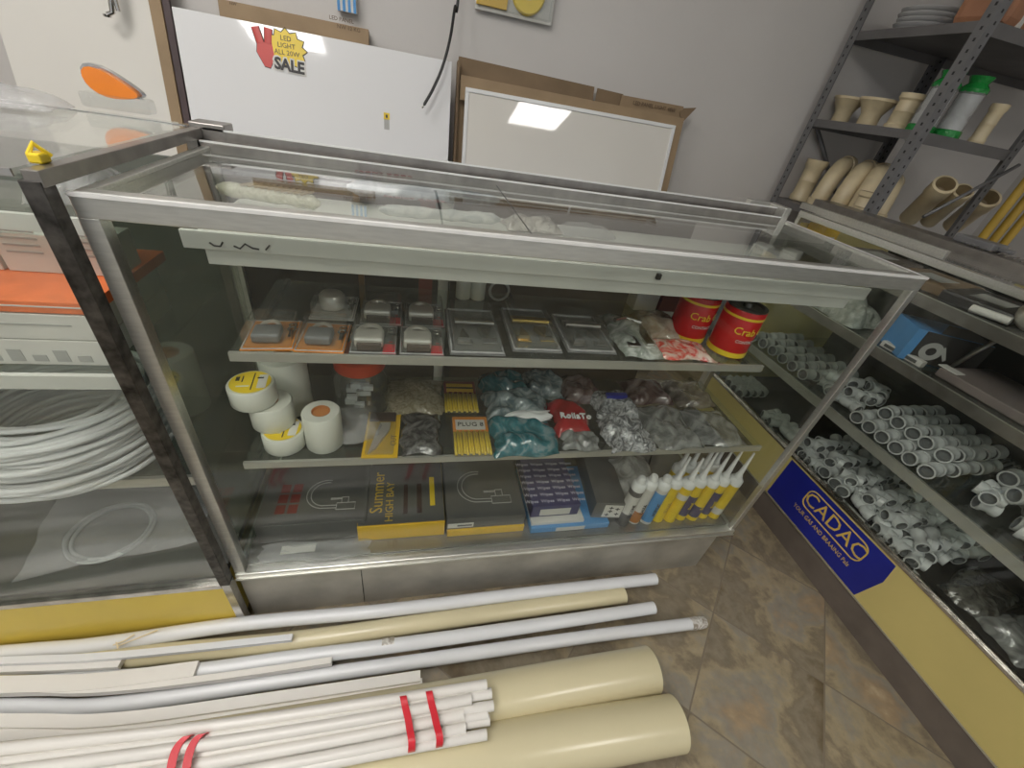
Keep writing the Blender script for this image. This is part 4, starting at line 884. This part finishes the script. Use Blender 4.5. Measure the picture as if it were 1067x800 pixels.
# sticker
def RF(y, z, x=XR): return frame((x, y, z), (0, -1, 0), (0, 0, 1))
st = part('blue_sticker', 'blue', rc, lambda b: b.hexa([(XR - .0016, y, z) for y, z in ((.19, .100), (-.178, .100), (-.195, .20), (-.186, .262), (.19, .262))], [(XR - .0004, y, z) for y, z in ((.19, .100), (-.178, .100), (-.195, .20), (-.186, .262), (.19, .262))]), W)
def outline(b, y0, y1, z0, z1, r, th, x):
    pts = []
    for cy, cz, a0 in ((y0 - r, z1 - r, 0), (y1 + r, z1 - r, 90), (y1 + r, z0 + r, 180), (y0 - r, z0 + r, 270)):
        for k in range(6):
            a = math.radians(a0 + k * 18); 
            pts.append(Vector((x, cy + r * math.cos(a) , cz + r * math.sin(a))))
    b.tube(pts + [pts[0]], th, 6)
def place(o): o.location = (-XR, -YE, 0); return o
place(part('sticker_outline', 'stickyel', st, lambda b: outline(b, .085, -.128, .176, .244, .022, .0022, XR - .0022)))
o = text('lettering', 'CADAC', 'stickyel', st, .066, RF(-.022, .210, XR - .0019), xs=.93, ext=.0005); place(o)
o = text('lettering', 'YOUR GAS AND BRAAING Pals', 'stickyel', st, .021, RF(-.012, .152, XR - .0019), xs=.75, ext=.0004); place(o)
# fittings: coupling, elbow and tee, each hollow
def hollow(b, p0, p1, r, seg=14):
    p0 = Vector(p0); p1 = Vector(p1); d = (p1 - p0); mx = Matrix.Translation(p0) @ d.to_track_quat('Z', 'Y').to_matrix().to_4x4(); h = d.length
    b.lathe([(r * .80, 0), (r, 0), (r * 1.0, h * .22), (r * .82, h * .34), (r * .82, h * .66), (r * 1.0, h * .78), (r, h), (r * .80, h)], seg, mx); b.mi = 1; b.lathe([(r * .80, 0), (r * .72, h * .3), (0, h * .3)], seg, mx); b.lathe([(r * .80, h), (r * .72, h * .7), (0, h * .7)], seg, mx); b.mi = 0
def fit_coupling(r=.0190, ln=.038):
    b = MB(); hollow(b, (-ln / 2, 0, r), (ln / 2, 0, r), r); return b.build('pvc_coupling', ['fit', 'fitin'])
def fit_elbow(r=.0165):
    b = MB(); b.tube([(-.026, 0, r), (-.006, 0, r), (0, .002, r), (.004, .008, r), (.004, .026, r)], r * .86, 14, cap=False)
    for p, q in (((-.028, 0, r), (-.012, 0, r)), ((.004, .028, r), (.004, .012, r))):
        mx = Matrix.Translation(p) @ (Vector(q) - Vector(p)).to_track_quat('Z', 'Y').to_matrix().to_4x4()
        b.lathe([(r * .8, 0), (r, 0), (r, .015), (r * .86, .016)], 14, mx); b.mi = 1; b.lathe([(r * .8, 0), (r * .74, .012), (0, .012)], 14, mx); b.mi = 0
    return b.build('pvc_elbow', ['fit', 'fitin'])
def fit_tee(r=.0165):
    b = MB(); hollow(b, (-.028, 0, r), (.028, 0, r), r)
    mx = Matrix.Translation((0, -.030, r)) @ Matrix.Rotation(-PI / 2, 4, 'X')
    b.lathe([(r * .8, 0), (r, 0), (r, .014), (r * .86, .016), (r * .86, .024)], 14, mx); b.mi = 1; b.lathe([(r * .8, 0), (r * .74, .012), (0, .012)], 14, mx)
    return b.build('pvc_tee', ['fit', 'fitin'])
protos = {}
used = {}
def put(kind, x, y, z, rz, label, grp, rx=0):
    if kind not in protos:
        protos[kind] = {'c': fit_coupling, 'e': fit_elbow, 't': fit_tee}[kind](); o = protos[kind]
    else: o = protos[kind].copy(); COL.objects.link(o)
    o.location = (x, y, z); o.rotation_euler = (rx, 0, rz)
    return tag(o, label, {'c': 'pipe coupling', 'e': 'pipe elbow', 't': 'pipe tee'}[kind], grp)
rnd = random.Random(4)
zs = SZ[0] + .0005
ORD = ['first', 'second', 'third', 'fourth', 'fifth', 'sixth', 'seventh', 'eighth', 'ninth', 'tenth', 'eleventh', 'twelfth']
for iy in range(6):      # neat rows on the middle shelf, open ends towards the glass
    for ix in range(5):
        put('c', XR + .045 + ix * .045, .60 - iy * .050 - .006 * (ix % 2), zs, rnd.uniform(-.12, .12) + .12, 'white coupling, %s row from the middle shelf far end, %s from glass' % (ORD[iy], ORD[ix]), 'white couplings at the far end of the middle shelf')
for iy in range(6):
    for ix in range(6):
        put('c', XR + .040 + ix * .044, .135 - iy * .041 + .004 * (ix % 2), zs, rnd.uniform(-.1, .1) + .1, 'white coupling, tight rows mid shelf, %s row from far side, %s from glass' % (ORD[iy], ORD[ix]), 'white couplings in tight rows mid shelf')
        if ix > 0 and iy < 5: put('c', XR + .040 + ix * .044 + .01, .115 - iy * .041, zs + .033, rnd.uniform(-.15, .15) + .1, 'upper-layer white coupling mid shelf, %s row from far side, %s from glass' % (ORD[iy], ORD[ix - 1]), 'white couplings in the upper layer')
for i in range(16):
    put('e', XR + .05 + rnd.uniform(0, .16), .19 + rnd.uniform(0, .11), zs + (i // 8) * .030, rnd.uniform(0, 6.28), 'loose white elbow in the heap between the two coupling rows', 'white elbows heaped on the middle shelf')
for i in range(52):
    put('t' if i % 2 else 'c', XR + .05 + rnd.uniform(0, .26), -.15 - rnd.uniform(0, .14), zs + (i // 22) * .031, rnd.uniform(0, 6.28), 'white fitting in the loose heap at the near end of the middle shelf', 'white fittings in the near heap')
zd = .2765
for i in range(12):
    put('e', XR + .035 + (i % 4) * .034, .585 - (i // 4) * .034, zd, .3, 'white elbow in the far corner on the counter deck', 'white elbows at the far end of the deck')
for i in range(8):
    put('e', XR + .04 + (i % 2) * .04, .37 - (i // 2) * .036, zd, rnd.uniform(0, 6), 'white elbow on the deck seen through the middle counter', 'white elbows on the deck by the counter corner')
for iy in range(12):
    for ix in range(6):
        y = .215 - iy * .036; k = 'tce'[(iy // 3 + ix) % 3]
        put(k, XR + .040 + ix * .046 + rnd.uniform(-.006, .006), y + rnd.uniform(-.005, .005), zd, rnd.uniform(-.5, .5) + (PI if k == 'e' else 0), 'white %s in the deck heap, %s row from the far end, %s from glass' % ({'t': 'tee', 'c': 'coupling', 'e': 'elbow'}[k], ORD[iy], ORD[ix]), 'white fittings heaped on the deck')
        if ix < 5 and iy % 2 == 0: put('t', XR + .063 + ix * .046, y - .012, zd + .031, rnd.uniform(-.9, .9), 'white tee on top of the deck heap, %s row from far end, %s from glass' % (ORD[iy // 2], ORD[ix]), 'white tees on top of the deck heap')
hb = bagmat('brass_fasteners', (.015, .012, .008), (.14, .115, .06), 70, c3=(.05, .04, .03), bump=1)
hk = bagmat('dark_film', (.02, .02, .018), (.12, .12, .105), 30)
pillow('fastener_bag', hk, 'dark clear bag on the right counter deck beyond the fittings', 'plastic bag', XR + .14, -.285, zd, .19, .11, .028, .2, 101)
pillow('fastener_bag', clearb, 'grey clear bag of fasteners in the middle of the right counter deck', 'plastic bag', XR + .13, -.39, zd, .17, .11, .035, -.2, 102)
pillow('fastener_bag', hb, 'bag of brass fasteners near the right edge of the photo', 'plastic bag', XR + .12, -.50, zd, .18, .12, .03, .2, 103)
pillow('fastener_bag', hb, 'bag of brass fasteners behind the nearer brass bag', 'plastic bag', XR + .29, -.41, zd, .14, .15, .04, 0, 104)
pillow('fastener_bag', hb, 'bag of brass fasteners nearest the camera on the deck', 'plastic bag', XR + .12, -.62, zd, .18, .12, .03, 0, 105)
pillow('dark_red_bag', bagmat('dark_red_brown', (.05, .02, .018), (.16, .08, .07), 30), 'dark red-brown bag at the near end of the middle shelf', 'plastic bag', XR + .12, -.365, SZ[0] + .001, .20, .15, .04, 0, 106)
# spring pack
g = part('spring_strip', 'rackm', None, lambda b: [b.tube([(XR + .30, -.02 - k * .012, zs + .012), (XR + .34, -.02 - k * .012, zs + .03), (XR + .37, -.02 - k * .012, zs + .012)], .003, 6) for k in range(14)]); tag(g, 'row of dark hooked clips at the back of the middle shelf', 'clip strip')
# upper shelf
g = thing('tool_box', 'blue and black carton with a grinder picture on the upper shelf of the right counter', 'carton', (XR + .095, .155, SZ[1] + .001), -.5)
box('carton_body', 'bluebox', g, (-.07, .10, -.045, .06, 0, .085), .001)
box('dark_print', 'blackbox', g, (-.048, .0995, -.0462, -.045, .001, .084))
part('dark_print', 'blackbox', g, lambda b: b.prism([(-.02, -.045), (.099, -.045), (.099, .05), (.045, .05)], .0008, 'Z', .085))
part('grinder_picture', 'print', g, lambda b: (b.ring((-.012, -.0468, .036), (0, 1, 0), .025, .011, 22), b.hexa([(.003, -.0467, .048), (.026, -.0467, .018), (.030, -.0467, .024), (.010, -.0467, .056)], [(.003, -.047, .048), (.026, -.047, .018), (.030, -.047, .024), (.010, -.047, .056)])))
box('blue_print', 'bluebox', g, (-.070, -.049, -.0466, -.045, 0, .085))
g = thing('strip_carton', 'narrow pale carton lying in front of the blue grinder carton', 'carton', (XR + .035, .155, SZ[1] + .001), -PI / 2 + .05)
box('carton_body', 'label', g, (-.055, .055, -.009, .009, 0, .016), .001); box('carton_print', 'graybox', g, (-.045, .042, -.0098, -.009, .004, .012))
g = thing('slab_pack', 'greyish rectangular slab with an ochre corner on the right counter upper shelf', 'slab', (XR + .125, -.05, SZ[1] + .001), .0)
box('slab', mat('dusty_mauve_grey', (.21, .175, .165), .5, var=.12), g, (-.085, .16, -.17, .12, 0, .022), .003); box('ochre_corner', 'yelbox', g, (-.07, .0, -.16, -.135, .022, .0235)); box('torn_label', 'label', g, (-.078, -.05, .085, .13, .022, .024))
g = thing('black_case', 'black case at the back of the upper shelf', 'case', (XR + .31, .14, SZ[1] + .001)); box('case', 'blackbox', g, (-.09, .09, -.16, .12, 0, .10), .006)
box('case_latch', 'rail', g, (-.094, -.09, -.02, .02, .04, .06))
pillow('white_bag', bagmat('white_crumple', (.35, .36, .34), (.62, .63, .6), 25), 'crumpled white bag on the right counter, seen through the middle counter', 'plastic bag', XR + .07, .38, SZ[1] + .001, .12, .16, .06, 0, 110)
# just under the top
for i, (y, m_, lb) in enumerate(((.43, 'brownp', 'flat brown pack under the right counter top, far end'), (.26, 'cardshade', 'flat tan pack under the right counter top, nearer the corner'), (.12, 'blackbox', 'flat black pack under the right counter top'))):
    g = thing('flat_pack', lb, 'pack', (XR + .12, y, SZ[2] + .001), .1 * i); box('pack', 'kick' if i == 0 else m_, g, (-.085, .09, -.075, .07, 0, .026), .006); box('pack_label', 'print', g, (-.05, .03, -.04, .03, .026, .027))
g = thing('steel_ball', 'round silver float ball on the shelf at the right edge', 'float ball', (XR + .075, .010, SZ[2] + .001))
part('ball', 'steelp', g, lambda b: b.lathe([(0, 0)] + [(.036 * math.sin(a), .036 - .036 * math.cos(a)) for a in [PI * q / 16 for q in range(1, 16)]] + [(0, .072)], 32))
part('stem', 'label', g, lambda b: b.tube([(-.03, .02, .012), (-.045, .09, .010)], .009, 10))
g = thing('yellow_pack', 'small yellow carton behind the far corner of the middle counter', 'carton', (1.80, .735, .0)); g.location = (XR + .07, .60, SZ[2] + .001)
box('carton_body', 'yelbox', g, (-.03, .03, -.03, .04, 0, .055), .001); box('carton_print', 'label', g, (-.02, .02, -.0308, -.03, .01, .03))
# things on the rear top rail
g = thing('hook_row', 'row of small metal hooks lying on the rear rail of the right counter', 'hooks', (XR + .25, .3, .953)); part('hooks', 'chrome', g, lambda b: [b.tube([(0, -.12 + k * .018, .002), (.03, -.115 + k * .018, .006), (.035, -.105 + k * .018, .002)], .0018, 6) for k in range(10)])
o = part('yellow_strip', 'yellowr', None, lambda b: b.box(-.02, .02, -.10, .05, 0, .008, .002)); o.location = (XR + .26, .12, .953); tag(o, 'flat yellow strip lying on the rear rail of the right counter', 'strip')
o = part('grey_gadget', 'rackm', None, lambda b: (b.box(-.03, .03, -.05, .05, 0, .02, .004), b.box(-.01, .01, -.08, -.05, .005, .015, .002))); o.location = (2.02, .42, .90); o.location = (XR + .30, .33, .953); tag(o, 'grey metal bracket on the rear rail below the yellow conduits', 'bracket')
# ---------------------------------------------------------------- pipes on the floor
def floorpipe(name, label, cat, pix, z, r, m, wall=.0025, seg=20, grp=None, ext=.6):
    """pix: pixels of the pipe's middle line from left to right, lying at height z"""
    P_ = [at(px, py, 'Z', z) for px, py in pix]
    d = (P_[0] - P_[1]).normalized(); P_ = [P_[0] + d * ext] + P_
    P_ = cr_spline(P_, 6)
    b = MB(); b.pipe(P_, r, wall, seg); o = b.build(name, m, recalc=True)
    return tag(o, label, cat, grp), P_
floorpipe('white_pipe', 'white pipe lying against the counter plinth, shortest at the back', 'pipe', [(0, 681), (100, 672), (250, 650), (400, 636), (540, 619), (683, 603)], .045, .0155, 'pvcw', grp='white pipes on the floor')
floorpipe('cream_pipe', 'cream pipe half hidden between two white pipes at the back', 'pipe', [(0, 700), (150, 683), (305, 668), (420, 652), (540, 635), (650, 620)], .030, .021, 'pvcc')
floorpipe('white_pipe', 'white pipe with scuff marks and square end, in front of the thin cream pipe', 'pipe', [(0, 715), (180, 702), (300, 686), (420, 671), (540, 654), (681, 633)], .044, .0155, 'pvcw', grp='white pipes on the floor')
_sp = [o for o in bpy.data.objects if o.get('label', '').startswith('white pipe with scuff')][0]
M['dirtend'] = bagmat('torn_dirty_paper', (.30, .26, .20), (.68, .66, .62), 60, .6)
e_ = at(411, 671.5, 'Z', .044); f_ = at(398, 673.3, 'Z', .044)
part('scuffed_tape', 'dirtend', _sp, lambda b: b.tube([e_, f_], [.0159, .0159], 14, cap=False))
floorpipe('white_pipe', 'longest white pipe with a torn dirty end reaching furthest right', 'pipe', [(0, 737), (110, 735), (300, 708), (440, 688), (600, 665), (733, 648)], .030, .0150, 'pvcw', grp='white pipes on the floor')
_lp = bpy.data.objects[-1] if False else [o for o in bpy.data.objects if o.get('label', '').startswith('longest white pipe')][0]
e_ = at(733, 648, 'Z', .030); f_ = at(708, 651.5, 'Z', .030); dv = (f_ - e_).normalized()
part('torn_end', 'dirtend', _lp, lambda b: b.tube([e_ - dv * .004, e_, e_ + dv * .02, e_ + dv * .042], [.0135, .0158, .0162, .0155], 14, cap=False))
floorpipe('drain_pipe', 'thick cream drain pipe, the rear one of two', 'drain pipe', [(120, 800), (300, 768), (480, 735), (600, 712), (678, 698)], .050, .050, 'pvcc', .003, 36, 'thick cream drain pipes')
floorpipe('drain_pipe', 'thick cream drain pipe nearest the camera', 'drain pipe', [(220, 850), (400, 808), (560, 777), (650, 762), (704, 753)], .052, .052, 'pvcc', .003, 36, 'thick cream drain pipes')
# trunking and flat lengths
def trunk(label, pix, z, wpx, h, m='pvcoff', ext=.5, wd=.026):
    """flat length with rectangular section; pix is its upper edge line"""
    P_ = [at(px, py, 'Z', z) for px, py in pix]; d = (P_[0] - P_[1]).normalized(); P_ = cr_spline([P_[0] + d * ext] + P_, 5)
    b = MB(); n = len(P_); rg = []
    for i, p in enumerate(P_):
        t = (P_[min(i + 1, n - 1)] - P_[max(i - 1, 0)]).normalized(); a = Vector((t.y, -t.x, 0)).normalized()
        rg.append([b.v(p), b.v(p + a * wd), b.v(p + a * wd - Vector((0, 0, h))), b.v(p - Vector((0, 0, h)))])
    for i in range(n - 1):
        for k in range(4): b._f(b.bm.faces.new([rg[i][k], rg[i][(k + 1) % 4], rg[i + 1][(k + 1) % 4], rg[i + 1][k]]))
    b._f(b.bm.faces.new(rg[0][::-1])); b._f(b.bm.faces.new(rg[-1]))
    return tag(b.build('trunking_length', m), label, 'trunking', 'white trunking lengths on the floor')
trunk('narrow white trunking length at the back, ending under the middle counter front', [(0, 684), (100, 680), (200, 671), (305, 660)], .072, 0, .010, 'pvcw', wd=.013)
trunk('short grey-white trunking length at the far left, ends left of the others', [(0, 688), (70, 686), (129, 683)], .060, 0, .014, 'pvcoff', wd=.020)
trunk('cream-white trunking length with torn end at the left', [(0, 704), (100, 701), (207, 688)], .068, 0, .020, 'pvcoff', wd=.028)
trunk('white trunking length with dark open end, ending mid pile', [(0, 712), (100, 714), (220, 702), (346, 684)], .066, 0, .016, 'pvcoff', wd=.012)
trunk('upper of two broad white lengths with square ends in the middle of the pile', [(0, 743), (120, 742), (280, 721), (438, 698)], .078, 0, .008, 'pvcoff', wd=.020)
trunk('lower broad white length with square end just above the tube bundle', [(0, 755), (120, 755), (280, 735), (440, 706)], .070, 0, .020, 'pvcoff', wd=.045)
# bundle of thin tubes with red tape
ends = [((507, 713), .135), ((512, 722), .128), ((514, 735), .122), ((491, 728), .138), ((508, 744), .118), ((483, 744), .126), ((485, 758), .122), ((510, 750), .112), ((507, 765), .117)]
rowy = [0, 6, 12, 5, 16, 14, 22, 22, 30]
starts = [(0, 762), (0, 774), (0, 786), (0, 768), (0, 800), (0, 793), (0, 812), (0, 806), (0, 826)]
names = ['topmost tube of the taped bundle', 'second tube end from the top of the bundle', 'tube of the bundle poking out furthest right', 'wide-looking upper front tube of the bundle', 'rear middle tube of the bundle', 'front middle tube of the bundle ending short', 'front lower tube of the bundle ending short', 'hidden lower rear tube of the bundle', 'lowest tube of the taped bundle']
for i, (((ex, ey), z), (sx, sy)) in enumerate(zip(ends, starts)):
    e0 = at(ex, ey, 'Z', z); k_ = ey - 713
    s0 = at(0, 780 + k_ * 1.7, 'Z', z); m1 = at(200, 759 + k_ * 1.25, 'Z', z); m2 = at(380, 733 + k_ * 1.05, 'Z', z)
    P_ = cr_spline([s0 + (s0 - m1).normalized() * .5, s0, m1, m2, e0], 8)
    b = MB(); b.pipe(P_, .0095, .0015, 14); o = b.build('thin_tube', 'pvcoff'); tag(o, 'thin white tube, ' + names[i], 'tube', 'thin white tubes in the taped bundle')
def band(label, pix, z=.136):
    """tape strap lying over the tubes: a strip along the given line with rounded ends going down"""
    q = [at(px, py, 'Z', z + .0135) for px, py in pix]
    q = [q[0] + Vector((0, .004, -.022))] + q + [q[-1] + Vector((0, -.010, -.014)), q[-1] + Vector((0, -.008, -.034))]
    b = MB(); rg = []
    for i, p in enumerate(cr_spline(q, 4)):
        a = Vector((.0062, 0, 0)); rg.append([b.v(p - a), b.v(p + a), b.v(p + a - Vector((0, 0.0, .002))), b.v(p - a - Vector((0, 0, .002)))])
    for i in range(len(rg) - 1):
        for k in range(4): b._f(b.bm.faces.new([rg[i][k], rg[i][(k + 1) % 4], rg[i + 1][(k + 1) % 4], rg[i + 1][k]]))
    b._f(b.bm.faces.new(rg[0][::-1])); b._f(b.bm.faces.new(rg[-1])); o = b.build('red_tape_band', 'red'); tag(o, label, 'tape band', 'red tape round the tube bundle')
band('red tape band second from the open end of the tube bundle', [(420, 725), (422, 735), (425, 748), (427, 760), (429, 772)])
band('red tape band nearest the open end of the tube bundle', [(447, 720), (449, 730), (452, 742), (455, 755), (458, 767)])
band('red tape band furthest left on the tube bundle', [(196, 766), (188, 773), (183, 781), (180, 790), (178, 800), (176, 812)])
band('red tape band just right of the leftmost one', [(211, 764), (204, 770), (199, 779), (196, 789), (194, 800), (192, 812)])
# straw bits on the pipes
g = part('straw_scrap', 'cream', None, lambda b: (b.tube([(0, 0, 0), (.018, .004, .004), (.03, .016, .002)], .0015, 6), b.tube([(.01, -.004, .002), (.04, .006, .004), (.07, .02, .001)], .0015, 6), b.tube([(.004, .004, .002), (.012, -.008, .001)], .0015, 6)))
q = at(118, 672, 'Z', .064); g.location = q; tag(g, 'dry straw scraps caught on the back white pipe', 'straw scrap')
